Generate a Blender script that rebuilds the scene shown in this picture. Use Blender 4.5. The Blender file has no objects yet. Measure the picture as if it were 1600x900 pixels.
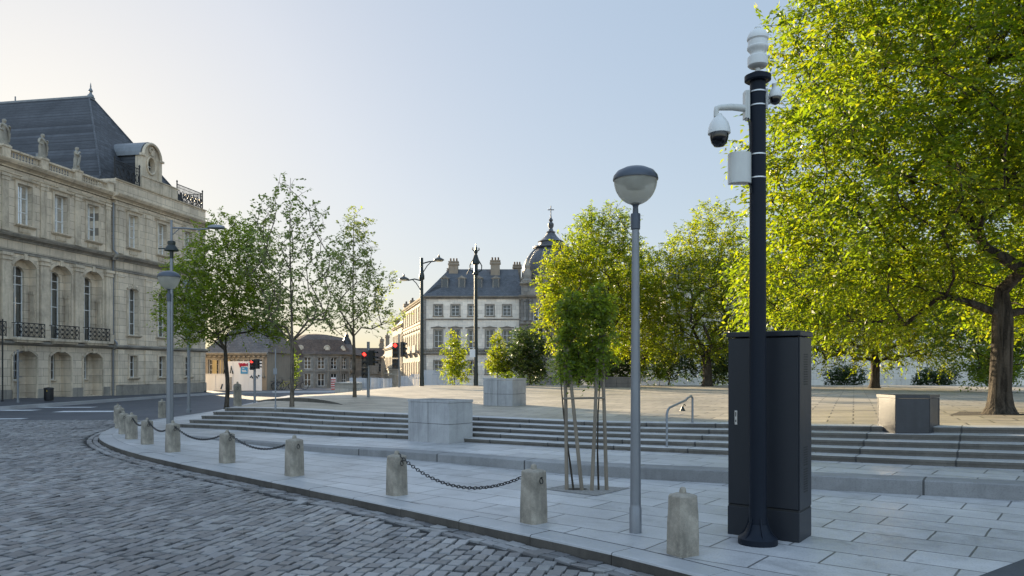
import bpy, bmesh, math, random
import numpy as np
from mathutils import Vector, Matrix
random.seed(7)
R = math.radians
SC = bpy.context.scene
COL = SC.collection
CAMZ, F, HOR = 1.65, 1200.0, 577.0

# ------------------------------------------------------------------ helpers
def gp(u, v, z=0.0):
    """ground point at height z seen at photo pixel (u, v)"""
    Y = F * (CAMZ - z) / (v - HOR)
    return ((u - 800) / F * Y, Y)
def zat(v, Y): return CAMZ + (HOR - v) * Y / F
def xat(u, Y): return (u - 800) / F * Y

def clamp(a, lo=0.0, hi=1.0): return max(lo, min(hi, a))
def smooth(t): t = clamp(t); return t * t * (3 - 2 * t)
def zp(X, Y):
    """height of the raised plaza"""
    zl = 0.40 - 0.012 * (Y - 23)
    zr = 0.56 + 0.004 * (Y - 16)
    s = smooth((X + 12.5) / 7.5)
    right = 0.024 * clamp(X - 1.35, 0, 9) * clamp(1 - (Y - 14) / 20)
    return zl + (zr - zl) * s + right
def on_plaza(u, v):
    lo, hi = 5.0, 80.0
    for _ in range(50):
        Y = (lo + hi) / 2
        if CAMZ - (v - HOR) * Y / F > zp(xat(u, Y), Y): lo = Y
        else: hi = Y
    X = xat(u, Y)
    return X, Y, zp(X, Y)

class MB:
    def __init__(s): s.v = []; s.f = []; s.m = []; s.s = []
    def add(s, vs, fs, mi=0, sm=False):
        b = len(s.v); s.v += [tuple(p) for p in vs]
        for f in fs:
            s.f.append(tuple(b + i for i in f)); s.m.append(mi); s.s.append(sm)
        return s
    def quad(s, a, b, c, d, mi=0): return s.add([a, b, c, d], [(0, 1, 2, 3)], mi)
    def box(s, x0, x1, y0, y1, z0, z1, mi=0):
        vs = [(x, y, z) for z in (z0, z1) for y in (y0, y1) for x in (x0, x1)]
        return s.add(vs, [(0, 2, 3, 1), (4, 5, 7, 6), (0, 1, 5, 4), (2, 6, 7, 3), (0, 4, 6, 2), (1, 3, 7, 5)], mi)
    def obox(s, c, size, rz=0.0, mi=0):
        ca, sa = math.cos(rz), math.sin(rz)
        vs = []
        for z in (-.5, .5):
            for y in (-.5, .5):
                for x in (-.5, .5):
                    px, py = x * size[0], y * size[1]
                    vs.append((c[0] + px * ca - py * sa, c[1] + px * sa + py * ca, c[2] + z * size[2]))
        return s.add(vs, [(0, 2, 3, 1), (4, 5, 7, 6), (0, 1, 5, 4), (2, 6, 7, 3), (0, 4, 6, 2), (1, 3, 7, 5)], mi)
    def prism(s, poly, z0, z1, mi=0):
        n = len(poly)
        vs = [(p[0], p[1], z0) for p in poly] + [(p[0], p[1], z1) for p in poly]
        fs = [(i, (i + 1) % n, n + (i + 1) % n, n + i) for i in range(n)]
        fs += [tuple(range(n, 2 * n)), tuple(range(n - 1, -1, -1))]
        return s.add(vs, fs, mi)
    def loft(s, rings, mi=0, sm=False, caps=True):
        n = len(rings[0]); vs = [p for r in rings for p in r]; fs = []
        for k in range(len(rings) - 1):
            for i in range(n):
                j = (i + 1) % n
                fs.append((k * n + i, k * n + j, (k + 1) * n + j, (k + 1) * n + i))
        s.add(vs, fs, mi, sm)
        if caps:
            s.add(rings[0], [tuple(range(n - 1, -1, -1))], mi); s.add(rings[-1], [tuple(range(n))], mi)
        return s
    def lathe(s, prof, c=(0, 0, 0), n=20, mi=0, sm=True, sx=1.0, sy=1.0, ph=0.0):
        rings = [[(c[0] + r * sx * math.cos(ph + 2 * math.pi * i / n), c[1] + r * sy * math.sin(ph + 2 * math.pi * i / n), c[2] + z) for i in range(n)] for r, z in prof]
        return s.loft(rings, mi, sm)
    def tube(s, pts, rad, n=8, mi=0, sm=True, caps=True):
        pts = [Vector(p) for p in pts]
        if not hasattr(rad, '__len__'): rad = [rad] * len(pts)
        rings = []; up = None
        for i, p in enumerate(pts):
            d = (pts[min(i + 1, len(pts) - 1)] - pts[max(i - 1, 0)])
            if d.length < 1e-9: d = Vector((0, 0, 1))
            d.normalize()
            if up is None:
                up = Vector((0, 0, 1)) if abs(d.z) < .9 else Vector((1, 0, 0))
            a = d.cross(up)
            if a.length < 1e-6: a = d.cross(Vector((0, 1, 0)))
            a.normalize(); b = a.cross(d).normalized(); up = b
            rings.append([tuple(p + a * (rad[i] * math.cos(2 * math.pi * k / n)) + b * (rad[i] * math.sin(2 * math.pi * k / n))) for k in range(n)])
        return s.loft(rings, mi, sm, caps)
    def mesh(s, name):
        me = bpy.data.meshes.new(name); me.from_pydata(s.v, [], s.f)
        me.polygons.foreach_set('material_index', s.m); me.polygons.foreach_set('use_smooth', s.s)
        me.update(); return me
    def build(s, name, mats, parent=None, loc=(0, 0, 0), rz=0.0, bevel=0.0, fixn=False, crisp=True):
        me = s.mesh(name)
        if fixn:
            bm = bmesh.new(); bm.from_mesh(me); bmesh.ops.recalc_face_normals(bm, faces=bm.faces); bm.to_mesh(me); bm.free()
        for m in (mats if isinstance(mats, (list, tuple)) else [mats]): me.materials.append(m)
        o = inst(name, me, parent, loc, rz)
        if crisp and any(s.s):
            e = o.modifiers.new('crisp', 'EDGE_SPLIT'); e.split_angle = R(38)
        if bevel:
            b = o.modifiers.new('edge', 'BEVEL'); b.width = bevel; b.segments = 2; b.limit_method = 'ANGLE'; b.angle_limit = R(40)
        return o

def inst(name, me, parent=None, loc=(0, 0, 0), rz=0.0):
    o = bpy.data.objects.new(name, me); COL.objects.link(o)
    o.parent = parent; o.location = loc; o.rotation_euler = (0, 0, rz); return o
def tag(o, label, cat, group=None):
    o['label'] = label; o['category'] = cat
    if group: o['group'] = group
    return o
def thing(name, label, cat, loc=(0, 0, 0), rz=0.0, group=None):
    o = inst(name, None, None, loc, rz); o.empty_display_size = .1
    return tag(o, label, cat, group)
def setting(o): o['kind'] = 'structure'; return o
def dup(root, loc, rz=None, label=None, scale=None):
    r = root.copy(); COL.objects.link(r); r.location = loc
    if rz is not None: r.rotation_euler = (0, 0, rz)
    if scale: r.scale = scale
    if label: r['label'] = label
    def kids(src, dst):
        for ch in src.children:
            c = ch.copy(); COL.objects.link(c); c.parent = dst; kids(ch, c)
    kids(root, r)
    return r
def resample(pts, step):
    pts = [Vector((p[0], p[1], 0)) for p in pts]
    P = [pts[0] * 2 - pts[1]] + pts + [pts[-1] * 2 - pts[-2]]
    dense = []
    for i in range(1, len(P) - 2):
        a, b, c, d = P[i - 1], P[i], P[i + 1], P[i + 2]
        for k in range(40):
            t = k / 40
            dense.append(.5 * ((2 * b) + (c - a) * t + (2 * a - 5 * b + 4 * c - d) * t * t + (3 * b - a - 3 * c + d) * t ** 3))
    dense.append(P[-2])
    out = [dense[0]]; acc = 0
    for i in range(1, len(dense)):
        acc += (dense[i] - dense[i - 1]).length
        if acc >= step: out.append(dense[i]); acc = 0
    if (out[-1] - dense[-1]).length > step * .3: out.append(dense[-1])
    return [(p.x, p.y) for p in out]
def offset(pts, d):
    """offset an XY polyline to its left by d"""
    out = []
    for i in range(len(pts)):
        a = pts[max(i - 1, 0)]; b = pts[min(i + 1, len(pts) - 1)]
        t = Vector((b[0] - a[0], b[1] - a[1])).normalized()
        out.append((pts[i][0] - t.y * d, pts[i][1] + t.x * d))
    return out

# ------------------------------------------------------------------ materials
class NT:
    def __init__(s, name):
        s.mat = bpy.data.materials.new(name); s.mat.use_nodes = True
        s.t = s.mat.node_tree; s.n = s.t.nodes; s.n.clear()
        s.out = s.n.new('ShaderNodeOutputMaterial')
    def new(s, typ, **kw):
        nd = s.n.new('ShaderNode' + typ)
        for k, v in kw.items(): setattr(nd, k, v)
        return nd
    def link(s, a, b): s.t.links.new(a, b)
    def coord(s): return s.new('TexCoord').outputs['Object']
    def map(s, vec, scale=(1, 1, 1), rot=(0, 0, 0)):
        m = s.new('Mapping'); m.inputs['Scale'].default_value = scale; m.inputs['Rotation'].default_value = rot
        s.link(vec, m.inputs['Vector']); return m.outputs[0]
    def noise(s, vec, scale, detail=5, rough=.55, dist=0.0):
        n = s.new('TexNoise'); n.inputs['Scale'].default_value = scale; n.inputs['Detail'].default_value = detail
        n.inputs['Roughness'].default_value = rough; n.inputs['Distortion'].default_value = dist
        s.link(vec, n.inputs['Vector']); return n.outputs['Fac']
    def ramp(s, fac, a, b, ca=(0, 0, 0, 1), cb=(1, 1, 1, 1)):
        r = s.new('ValToRGB'); e = r.color_ramp.elements
        e[0].position = a; e[1].position = b; e[0].color = ca; e[1].color = cb
        s.link(fac, r.inputs['Fac']); return r.outputs['Color']
    def mix(s, fac, a, b, mode='MIX'):
        m = s.new('Mix', data_type='RGBA', blend_type=mode)
        for sock, val in ((m.inputs['Factor'], fac), (m.inputs['A'], a), (m.inputs['B'], b)):
            pass
        ins = {'f': m.inputs[0], 'a': m.inputs[6], 'b': m.inputs[7]}
        for k, val in (('f', fac), ('a', a), ('b', b)):
            if hasattr(val, 'links'): s.link(val, ins[k])
            elif k == 'f': ins[k].default_value = val
            else: ins[k].default_value = tuple(val) + ((1,) if len(val) == 3 else ())
        return m.outputs[2]
    def math(s, op, a, b=0.0):
        m = s.new('Math', operation=op)
        for i, v in enumerate((a, b)):
            if hasattr(v, 'links'): s.link(v, m.inputs[i])
            else: m.inputs[i].default_value = v
        return m.outputs[0]
    def bump(s, h, strength=.3, dist=.02, nrm=None):
        b = s.new('Bump'); b.inputs['Strength'].default_value = strength; b.inputs['Distance'].default_value = dist
        s.link(h, b.inputs['Height'])
        if nrm: s.link(nrm, b.inputs['Normal'])
        return b.outputs[0]
    def pbsdf(s, color, rough=.6, metal=0.0, nrm=None, spec=.5):
        p = s.new('BsdfPrincipled')
        if hasattr(color, 'links'): s.link(color, p.inputs['Base Color'])
        else: p.inputs['Base Color'].default_value = tuple(color) + (1,)
        if hasattr(rough, 'links'): s.link(rough, p.inputs['Roughness'])
        else: p.inputs['Roughness'].default_value = rough
        p.inputs['Metallic'].default_value = metal
        p.inputs['Specular IOR Level'].default_value = spec
        if nrm: s.link(nrm, p.inputs['Normal'])
        s.link(p.outputs[0], s.out.inputs['Surface']); return p

def m_plain(name, c, rough=.5, metal=0.0, var=.18, scale=6.0, bump=.05, spec=.5, streak=False):
    """paint, metal, cloth: a base colour with grime"""
    t = NT(name); co = t.coord()
    if streak: co = t.map(co, (1, 1, .22))
    f = t.noise(co, scale, 6, .6); g = t.noise(co, scale * 7, 3, .6)
    k = t.math('ADD', t.math('MULTIPLY', f, .7), t.math('MULTIPLY', g, .3))
    col = t.ramp(k, .3, .7, tuple(x * (1 - var) for x in c) + (1,), tuple(min(1, x * (1 + var)) for x in c) + (1,))
    ro = t.math('ADD', t.math('MULTIPLY', f, .24), rough - .12)
    t.pbsdf(col, ro, metal, t.bump(g, bump, .01), spec); return t.mat

def m_stone(name, c, dark, rough=.75, scale=2.0, block=None, mortar=.012, mcol=None, bump=.35, plane='xz', rot=0.0, offset=.5, blockvar=.16, streaks=.5, speck=.25, spec=.4, gum=0):
    """cut stone with optional coursed joints, block tint, stains and grain"""
    t = NT(name); co = t.coord()
    big = t.noise(co, scale * .45, 6, .6, .4); mid = t.noise(co, scale * 4, 5, .65); fine = t.noise(co, scale * 45, 2, .5)
    col = t.mix(t.ramp(big, .34, .68), dark, c)
    col = t.mix(t.math('MULTIPLY', t.ramp(mid, .45, .75), .35), col, tuple(x * 1.25 for x in c))
    h = t.math('ADD', t.math('MULTIPLY', mid, .5), t.math('MULTIPLY', fine, .3))
    if speck: col = t.mix(t.math('MULTIPLY', t.ramp(fine, .5, .75), speck), col, tuple(x * .45 for x in dark))
    if gum:
        vo = t.new('TexVoronoi'); vo.inputs['Scale'].default_value = gum; t.link(co, vo.inputs['Vector'])
        col = t.mix(t.math('MULTIPLY', t.ramp(vo.outputs['Distance'], .05, .09, (1, 1, 1, 1), (0, 0, 0, 1)), t.math('MULTIPLY', t.ramp(mid, .45, .6), .55)), col, tuple(x * .4 for x in dark))
        s2 = t.noise(co, 1.7, 6, .7, .8); col = t.mix(t.math('MULTIPLY', t.ramp(s2, .52, .68), .55), col, tuple(x * .62 for x in dark))
    if streaks:
        st = t.noise(t.map(co, (3.2, 3.2, .25)), 1.6, 5, .65)
        col = t.mix(t.math('MULTIPLY', t.ramp(st, .52, .75), streaks), col, tuple(x * .42 for x in dark))
    if block:
        sx = t.new('SeparateXYZ'); t.link(co, sx.inputs[0]); cx = t.new('CombineXYZ')
        t.link(sx.outputs['X'], cx.inputs['X']); t.link(sx.outputs['Z' if plane == 'xz' else 'Y'], cx.inputs['Y'])
        vec = t.map(cx.outputs[0], (1, 1, 1), (0, 0, rot))
        if block[1] > 100: vec.node.inputs['Location'].default_value = (0, 90, 0)
        wob = t.new('VectorMath', operation='ADD'); wn = t.new('TexNoise'); wn.inputs['Scale'].default_value = 3
        t.link(vec, wn.inputs['Vector'])
        ws = t.new('VectorMath', operation='SCALE'); ws.inputs['Scale'].default_value = .018
        t.link(wn.outputs['Color'], ws.inputs[0]); t.link(vec, wob.inputs[0]); t.link(ws.outputs[0], wob.inputs[1])
        b = t.new('TexBrick'); b.offset = offset; b.squash = 1.0
        t.link(wob.outputs[0], b.inputs['Vector'])
        b.inputs['Color1'].default_value = (1 - blockvar,) * 3 + (1,); b.inputs['Color2'].default_value = (1 + blockvar * .5,) * 3 + (1,)
        b.inputs['Mortar'].default_value = (1, 1, 1, 1); b.inputs['Scale'].default_value = 1
        b.inputs['Mortar Size'].default_value = mortar; b.inputs['Mortar Smooth'].default_value = .15; b.inputs['Bias'].default_value = 0
        b.inputs['Brick Width'].default_value = block[0]; b.inputs['Row Height'].default_value = block[1]
        col = t.mix(1.0, col, b.outputs['Color'], 'MULTIPLY')
        col = t.mix(t.math('MULTIPLY', b.outputs['Fac'], .85), col, mcol or tuple(x * .28 for x in dark))
        h = t.math('SUBTRACT', h, t.math('MULTIPLY', b.outputs['Fac'], 1.6))
    ro = t.math('ADD', t.math('MULTIPLY', mid, .3), rough - .15)
    t.pbsdf(col, ro, 0, t.bump(h, bump, .02), spec); return t.mat

def m_island(name, cols, rough=.6, bump=.3, scale=30, spec=.5):
    """each separate stone of a mesh gets its own tint"""
    t = NT(name); g = t.new('NewGeometry'); co = t.coord()
    r = t.new('ValToRGB'); r.color_ramp.interpolation = 'LINEAR'
    e = r.color_ramp.elements
    while len(e) < len(cols): e.new(.5)
    for i, c in enumerate(cols): e[i].position = i / (len(cols) - 1); e[i].color = tuple(c) + (1,)
    t.link(g.outputs['Random Per Island'], r.inputs['Fac'])
    n = t.noise(co, scale, 4, .6); w = t.noise(co, .35, 4, .6)
    col = t.mix(t.math('MULTIPLY', n, .5), r.outputs['Color'], tuple(x * .55 for x in cols[0]))
    col = t.mix(t.math('MULTIPLY', t.ramp(w, .42, .66), .5), col, tuple(x * .55 for x in cols[0]))
    ro = t.math('ADD', t.math('MULTIPLY', w, .3), rough - .15)
    t.pbsdf(col, ro, 0, t.bump(n, bump, .008), spec); return t.mat

def m_leaf(name, cols, trans, tw=.5, rough=.45):
    t = NT(name); g = t.new('NewGeometry'); co = t.coord()
    w = t.noise(co, .9, 3, .6)
    k = t.math('ADD', t.math('MULTIPLY', g.outputs['Random Per Island'], .55), t.math('MULTIPLY', t.ramp(w, .3, .7), .45))
    def rmp(cs):
        r = t.new('ValToRGB'); e = r.color_ramp.elements
        while len(e) < len(cs): e.new(.5)
        for i, c in enumerate(cs): e[i].position = i / (len(cs) - 1); e[i].color = tuple(c) + (1,)
        t.link(k, r.inputs['Fac']); return r.outputs['Color']
    p = t.pbsdf(rmp(cols), rough, 0, None, .35)
    tr = t.new('BsdfTranslucent'); t.link(rmp(trans), tr.inputs['Color'])
    mx = t.new('MixShader'); mx.inputs[0].default_value = tw
    t.link(p.outputs[0], mx.inputs[1]); t.link(tr.outputs[0], mx.inputs[2]); t.link(mx.outputs[0], t.out.inputs['Surface'])
    return t.mat

def m_glass(name, tint=(.02, .024, .03), clear=.75, refl=.12, rough=.03):
    t = NT(name)
    gl = t.new('BsdfGlossy'); gl.inputs['Roughness'].default_value = rough; gl.inputs['Color'].default_value = (.95, .97, 1, 1)
    tr = t.new('BsdfTransparent'); tr.inputs['Color'].default_value = (.72, .78, .8, 1)
    df = t.new('BsdfDiffuse'); df.inputs['Color'].default_value = tint + (1,)
    m1 = t.new('MixShader'); m1.inputs[0].default_value = clear
    t.link(df.outputs[0], m1.inputs[1]); t.link(tr.outputs[0], m1.inputs[2])
    fr = t.new('Fresnel'); fr.inputs['IOR'].default_value = 1.6
    n = t.noise(t.coord(), 1.5, 2, .5); t.link(t.bump(n, .03, .05), gl.inputs['Normal'])
    m2 = t.new('MixShader'); t.link(t.math('ADD', fr.outputs[0], refl), m2.inputs[0])
    t.link(m1.outputs[0], m2.inputs[1]); t.link(gl.outputs[0], m2.inputs[2]); t.link(m2.outputs[0], t.out.inputs['Surface'])
    return t.mat
def m_emit(name, c, s):
    t = NT(name); e = t.new('Emission'); e.inputs[0].default_value = c + (1,); e.inputs[1].default_value = s
    t.link(e.outputs[0], t.out.inputs['Surface']); return t.mat
def m_globe(name):
    t = NT(name); co = t.coord(); n = t.noise(co, 5, 4, .6)
    p = t.pbsdf(t.ramp(n, .35, .7, (.5, .48, .40, 1), (.75, .72, .62, 1)), .25)
    tr = t.new('BsdfTranslucent'); tr.inputs['Color'].default_value = (.82, .8, .74, 1)
    tp = t.new('BsdfTransparent'); tp.inputs['Color'].default_value = (.8, .8, .76, 1)
    m1 = t.new('MixShader'); m1.inputs[0].default_value = .5
    t.link(p.outputs[0], m1.inputs[1]); t.link(tr.outputs[0], m1.inputs[2])
    m2 = t.new('MixShader'); m2.inputs[0].default_value = .3
    t.link(m1.outputs[0], m2.inputs[1]); t.link(tp.outputs[0], m2.inputs[2]); t.link(m2.outputs[0], t.out.inputs['Surface'])
    return t.mat

PAVE_ROT = R(38)
def m_bark(name, k, g=1.0):
    t = NT(name); co = t.coord()
    a = t.noise(t.map(co, (11 * k, 11 * k, 1.3 * k)), 1.0, 4, .6, .6); b = t.noise(co, 30, 4, .6)
    v = t.math('ADD', t.math('MULTIPLY', a, .8), t.math('MULTIPLY', b, .2))
    col = t.ramp(v, .36, .64, (.016 * g, .013 * g, .010 * g, 1), (.105 * g, .086 * g, .066 * g, 1))
    t.pbsdf(col, .92, 0, t.bump(v, 1.0, .09 / k), .2); return t.mat

M = dict(
    asphalt=m_stone('asphalt', (.075, .08, .09), (.05, .054, .062), .7, 1.2, bump=.25, streaks=0, speck=.4),
    sett=m_island('granite_setts', [(.10, .10, .104), (.22, .218, .222), (.34, .335, .33), (.17, .158, .152), (.29, .29, .298)], .46, .35, 26, .6),
    joint=m_plain('sett_joint_grit', (.012, .0115, .011), .9, 0, .3, 20, .3),
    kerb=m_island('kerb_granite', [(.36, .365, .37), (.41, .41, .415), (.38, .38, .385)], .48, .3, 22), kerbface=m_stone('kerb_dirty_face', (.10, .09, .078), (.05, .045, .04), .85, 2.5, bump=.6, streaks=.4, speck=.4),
    pave=m_stone('pavement_granite', (.48, .475, .475), (.34, .338, .34), .46, 1.1, (.98, .52), .0105, (.055, .055, .055), .4, 'xy', PAVE_ROT, .43, .15, 0, .3, .55, 2.6),
    plaza=m_stone('plaza_granite', (.41, .355, .275), (.25, .22, .172), .5, .7, (.9, .6), .018, (.07, .058, .042), .45, 'xy', R(24), .5, .28, 0, .25, .5),
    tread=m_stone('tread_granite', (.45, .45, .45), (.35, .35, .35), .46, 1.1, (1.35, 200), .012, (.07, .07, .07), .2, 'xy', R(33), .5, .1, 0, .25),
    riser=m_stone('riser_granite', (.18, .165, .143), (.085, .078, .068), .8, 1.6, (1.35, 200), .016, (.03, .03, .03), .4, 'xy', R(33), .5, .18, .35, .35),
    ledge=m_stone('ledge_granite', (.27, .27, .27), (.19, .19, .19), .7, 1.4, (1.9, 200), .014, (.03, .03, .03), .4, 'xy', R(33), .5, .12, .35, .35),
    bollard=m_stone('bollard_stone', (.47, .42, .345), (.15, .135, .11), .85, 3.2, bump=.8, streaks=.65, speck=.4),
    planter=m_stone('planter_slab', (.42, .42, .42), (.27, .27, .275), .6, 1.3, bump=.25, streaks=.55, speck=.2),
    planter_dark=m_stone('planter_dark_slab', (.046, .047, .051), (.026, .027, .030), .45, 1.6, bump=.25, streaks=.3, speck=.2),
    planter_brown=m_stone('planter_brown', (.16, .135, .11), (.09, .078, .066), .8, 1.5, bump=.4, streaks=.5),
    lime=m_stone('limestone', (.72, .605, .455), (.45, .38, .295), .85, .9, (.92, .43), .010, (.13, .115, .095), .4, streaks=.45, speck=.12),
    limetrim=m_stone('limestone_trim', (.66, .555, .415), (.35, .295, .225), .85, 1.6, bump=.3, streaks=.75, speck=.15),
    limedark=m_stone('weathered_stone', (.33, .30, .25), (.17, .155, .135), .88, 1.6, bump=.4, streaks=.6, speck=.2),
    cream=m_stone('cream_render', (.78, .715, .61), (.65, .595, .51), .85, .6, (1.2, .5), .008, (.25, .235, .21), .2, streaks=.35, speck=.06),
    greystone=m_stone('grey_sandstone', (.30, .285, .255), (.18, .17, .155), .88, .9, (1.0, .45), .012, (.09, .085, .078), .4, streaks=.5, speck=.15),
    warmstone=m_stone('warm_sandstone', (.42, .36, .27), (.29, .25, .19), .88, .8, (.9, .42), .010, (.14, .12, .095), .4, streaks=.35, speck=.12),
    slate=m_stone('roof_slate', (.058, .063, .072), (.020, .023, .028), .5, 1.4, (.36, .22), .016, (.012, .013, .016), .8, blockvar=.6, streaks=.45, speck=0),
    slate2=m_stone('roof_slate_lighter', (.10, .108, .12), (.07, .076, .086), .42, 1.4, (.26, .15), .012, (.03, .033, .038), .5, blockvar=.3, streaks=.2, speck=0),
    tile=m_stone('roof_tile', (.15, .105, .08), (.09, .066, .053), .8, 1.2, (.22, .16), .014, (.04, .03, .025), .5, blockvar=.3, streaks=.25, speck=0),
    lead=m_plain('roof_lead', (.17, .18, .19), .5, .2, .25, 3, .1, streak=True),
    iron=m_plain('wrought_iron', (.018, .018, .019), .5, .3, .3, 9),
    white=m_plain('white_window_paint', (.68, .68, .65), .45, 0, .12, 5),
    glass=m_glass('window_glass'), glass_far=m_glass('far_window_glass', (.02, .024, .03), .3, .0), glass_bright=m_glass('sky_mirroring_glass', (.02, .024, .03), .75, .8),
    curtain=m_plain('net_curtain', (.55, .53, .48), .9, 0, .2, 5, .1, streak=True),
    cab=m_plain('anthracite_paint', (.017, .020, .026), .42, 0, .12, 2.5, .02, .3, True),
    cabdark=m_plain('vent_black', (.008, .009, .01), .6), polepaint=m_plain('pole_blue_black', (.008, .012, .020), .45, 0, .15, 3, .03, .14, True),
    steel=m_plain('brushed_steel', (.5, .5, .5), .35, .9, .15, 8), galv=m_plain('galvanised_grey', (.20, .21, .225), .42, .35, .18, 3, .05, streak=True),
    lampcap=m_plain('lamp_cap_grey', (.055, .066, .085), .38, .2, .12, 4, .03), globe=m_globe('frosted_globe'),
    camwhite=m_plain('camera_white_plastic', (.62, .62, .60), .35, 0, .08, 5, .02), camdome=m_plain('smoked_dome', (.006, .006, .008), .06, 0, .1, 3, 0, .6),
    box=m_plain('junction_box_grey', (.50, .50, .47), .4, 0, .12, 4, .03, streak=True), rubber=m_plain('black_cable', (.01, .01, .01), .6),
    chain=m_plain('black_chain_iron', (.025, .026, .028), .45, .6, .4, 30),
    stake=m_plain('round_wood_stake', (.20, .165, .125), .85, 0, .3, 9, .3, streak=True), bark=m_bark('furrowed_bark', 1.0, .8),
    barkdark=m_bark('bark_fine', 2.2), barkpale=m_bark('pale_bark', 2.6, 1.9),
    soil=m_plain('gravel_soil', (.24, .23, .215), .95, 0, .45, 22, .8), soildark=m_plain('dark_soil', (.045, .035, .026), .95, 0, .4, 14, .8),
    paint=m_plain('road_paint', (.55, .56, .57), .7, 0, .3, 9, .1), bin=m_plain('bin_black', (.014, .015, .017), .45), yellow=m_plain('yellow_sticker', (.6, .42, .04), .5),
    hoard=m_plain('white_hoarding', (.66, .67, .68), .6, 0, .1, 1.5, .03, streak=True), blue=m_plain('blue_poster', (.03, .24, .46), .5, 0, .1), red=m_plain('red_paint', (.5, .03, .06), .5, 0, .15),
    redwhite=m_plain('barrier_red', (.42, .05, .05), .5), fence=m_plain('pale_fence_panel', (.50, .52, .56), .5, .1, .12, 4, .03), lowwall=m_stone('pale_low_wall', (.58, .54, .46), (.45, .42, .36), .8, 1.2, (.8, .3), .008, streaks=.3),
    black=m_plain('signal_black', (.012, .012, .013), .4), redlamp=m_emit('red_signal_lamp', (1, .03, .02), 1.5), lens=m_plain('dark_lens', (.03, .02, .015), .15),
    bronze=m_plain('dark_green_mast_paint', (.024, .030, .028), .4, .3, .2, 4), bike=m_plain('bicycle_paint', (.32, .30, .05), .35), bikedark=m_plain('bicycle_dark_paint', (.02, .025, .04), .35),
    moss=m_plain('moss', (.035, .06, .018), .95, 0, .4, 40, .6), statue=m_stone('statue_stone', (.38, .345, .28), (.20, .18, .15), .88, 4.5, bump=.6, streaks=.5, speck=.2),
    brown=m_stone('brown_render', (.30, .25, .19), (.21, .175, .135), .9, .8, bump=.2, streaks=.4, speck=.1),
    ochre=m_plain('ochre_panel', (.42, .33, .16), .8, 0, .2, 3, .1, streak=True),
    leaf_big=m_leaf('leaf_yellow_green', [(.05, .088, .010), (.085, .13, .012), (.14, .16, .014)], [(.16, .27, .006), (.28, .38, .008), (.48, .45, .010)], .54),
    leaf_gold=m_leaf('leaf_golden_green', [(.06, .095, .010), (.095, .135, .012), (.155, .16, .016)], [(.20, .31, .007), (.34, .42, .009), (.56, .50, .012)], .57),
    leaf_street=m_leaf('leaf_street_green', [(.05, .08, .018), (.08, .115, .022), (.13, .155, .03)], [(.22, .33, .02), (.34, .45, .025), (.52, .56, .03)], .58),
    leaf_mid=m_leaf('leaf_mid_green', [(.04, .072, .014), (.065, .105, .017), (.11, .14, .02)], [(.17, .28, .014), (.26, .38, .018), (.42, .48, .02)], .55),
    leaf_dark=m_leaf('leaf_dark_green', [(.020, .036, .014), (.032, .052, .018), (.05, .07, .02)], [(.06, .10, .015), (.08, .14, .02), (.13, .18, .025)], .4),
    leaf_sparse=m_leaf('leaf_grey_green', [(.075, .10, .05), (.10, .13, .055), (.14, .16, .06)], [(.26, .34, .09), (.34, .42, .10), (.44, .50, .10)], .55),
)
# ------------------------------------------------------------------ the setting: ground, road, kerb, pavement, steps, plaza
def ground_z(Y):
    if Y < 60: return -.13
    return -.13 - .0197 * (min(Y, 200) - 60)
mb = MB()
ys = [-60, -10, 0, 20, 40, 60, 80, 100, 130, 160, 200, 400, 3000]
for a, b in zip(ys, ys[1:]):
    mb.quad((-3000, a, ground_z(a)), (3000, a, ground_z(a)), (3000, b, ground_z(b)), (-3000, b, ground_z(b)))
setting(mb.build('asphalt_road', M['asphalt']))

kerb_pts = resample([(9.5, -3.2), (5.2, 1.6), (1.43, 6.27), (.60, 7.23), (-.40, 8.23), (-1.72, 9.57), (-2.84, 10.65), (-4.72, 12.45), (-6.4, 14.1),
                     (-8.3, 16.2), (-10.0, 18.6), (-11.0, 20.8), (-11.5, 22.6), (-11.75, 25), (-11.8, 30), (-12.6, 36), (-13.4, 42), (-14.2, 49)], .5)
inner = offset(kerb_pts, -.30)
mb = MB()
for i in range(0, len(kerb_pts) - 1, 2):
    j = min(i + 2, len(kerb_pts) - 1); idx = list(range(i, j + 1))
    o_ = [Vector((*kerb_pts[k], 0)) for k in idx]; n_ = [Vector((*inner[k], 0)) for k in idx]
    g = (o_[-1] - o_[-2]).normalized() * .004
    for q in (o_, n_): q[0] = q[0] + g; q[-1] = q[-1] - g
    dz = random.uniform(-.003, .003)
    rings = []
    for a, b in zip(o_, n_):
        t = (b - a).normalized()
        rings.append([(a.x, a.y, -.2), (a.x, a.y, -.022 + dz), (a.x + t.x * .008, a.y + t.y * .008, -.006 + dz), (a.x + t.x * .025, a.y + t.y * .025, dz), (b.x, b.y, dz), (b.x, b.y, -.2)])
    n_ = 6
    for r0, r1 in zip(rings, rings[1:]):
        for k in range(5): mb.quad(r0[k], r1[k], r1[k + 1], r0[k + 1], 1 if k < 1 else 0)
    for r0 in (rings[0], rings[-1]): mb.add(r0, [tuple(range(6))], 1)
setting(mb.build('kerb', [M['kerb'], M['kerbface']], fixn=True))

# pavement slab behind the kerb
poly = [(p[0], p[1]) for p in offset(kerb_pts, -.303)] + [(-12, 49.5), (60, 49.5), (60, -3.0)]
bm = bmesh.new(); vs = [bm.verts.new((p[0], p[1], .001)) for p in poly]; bm.faces.new(vs)
bmesh.ops.recalc_face_normals(bm, faces=bm.faces); bmesh.ops.triangulate(bm, faces=bm.faces)
me = bpy.data.meshes.new('pavement'); bm.to_mesh(me); bm.free(); me.materials.append(M['pave'])
setting(inst('pavement', me))
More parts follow.
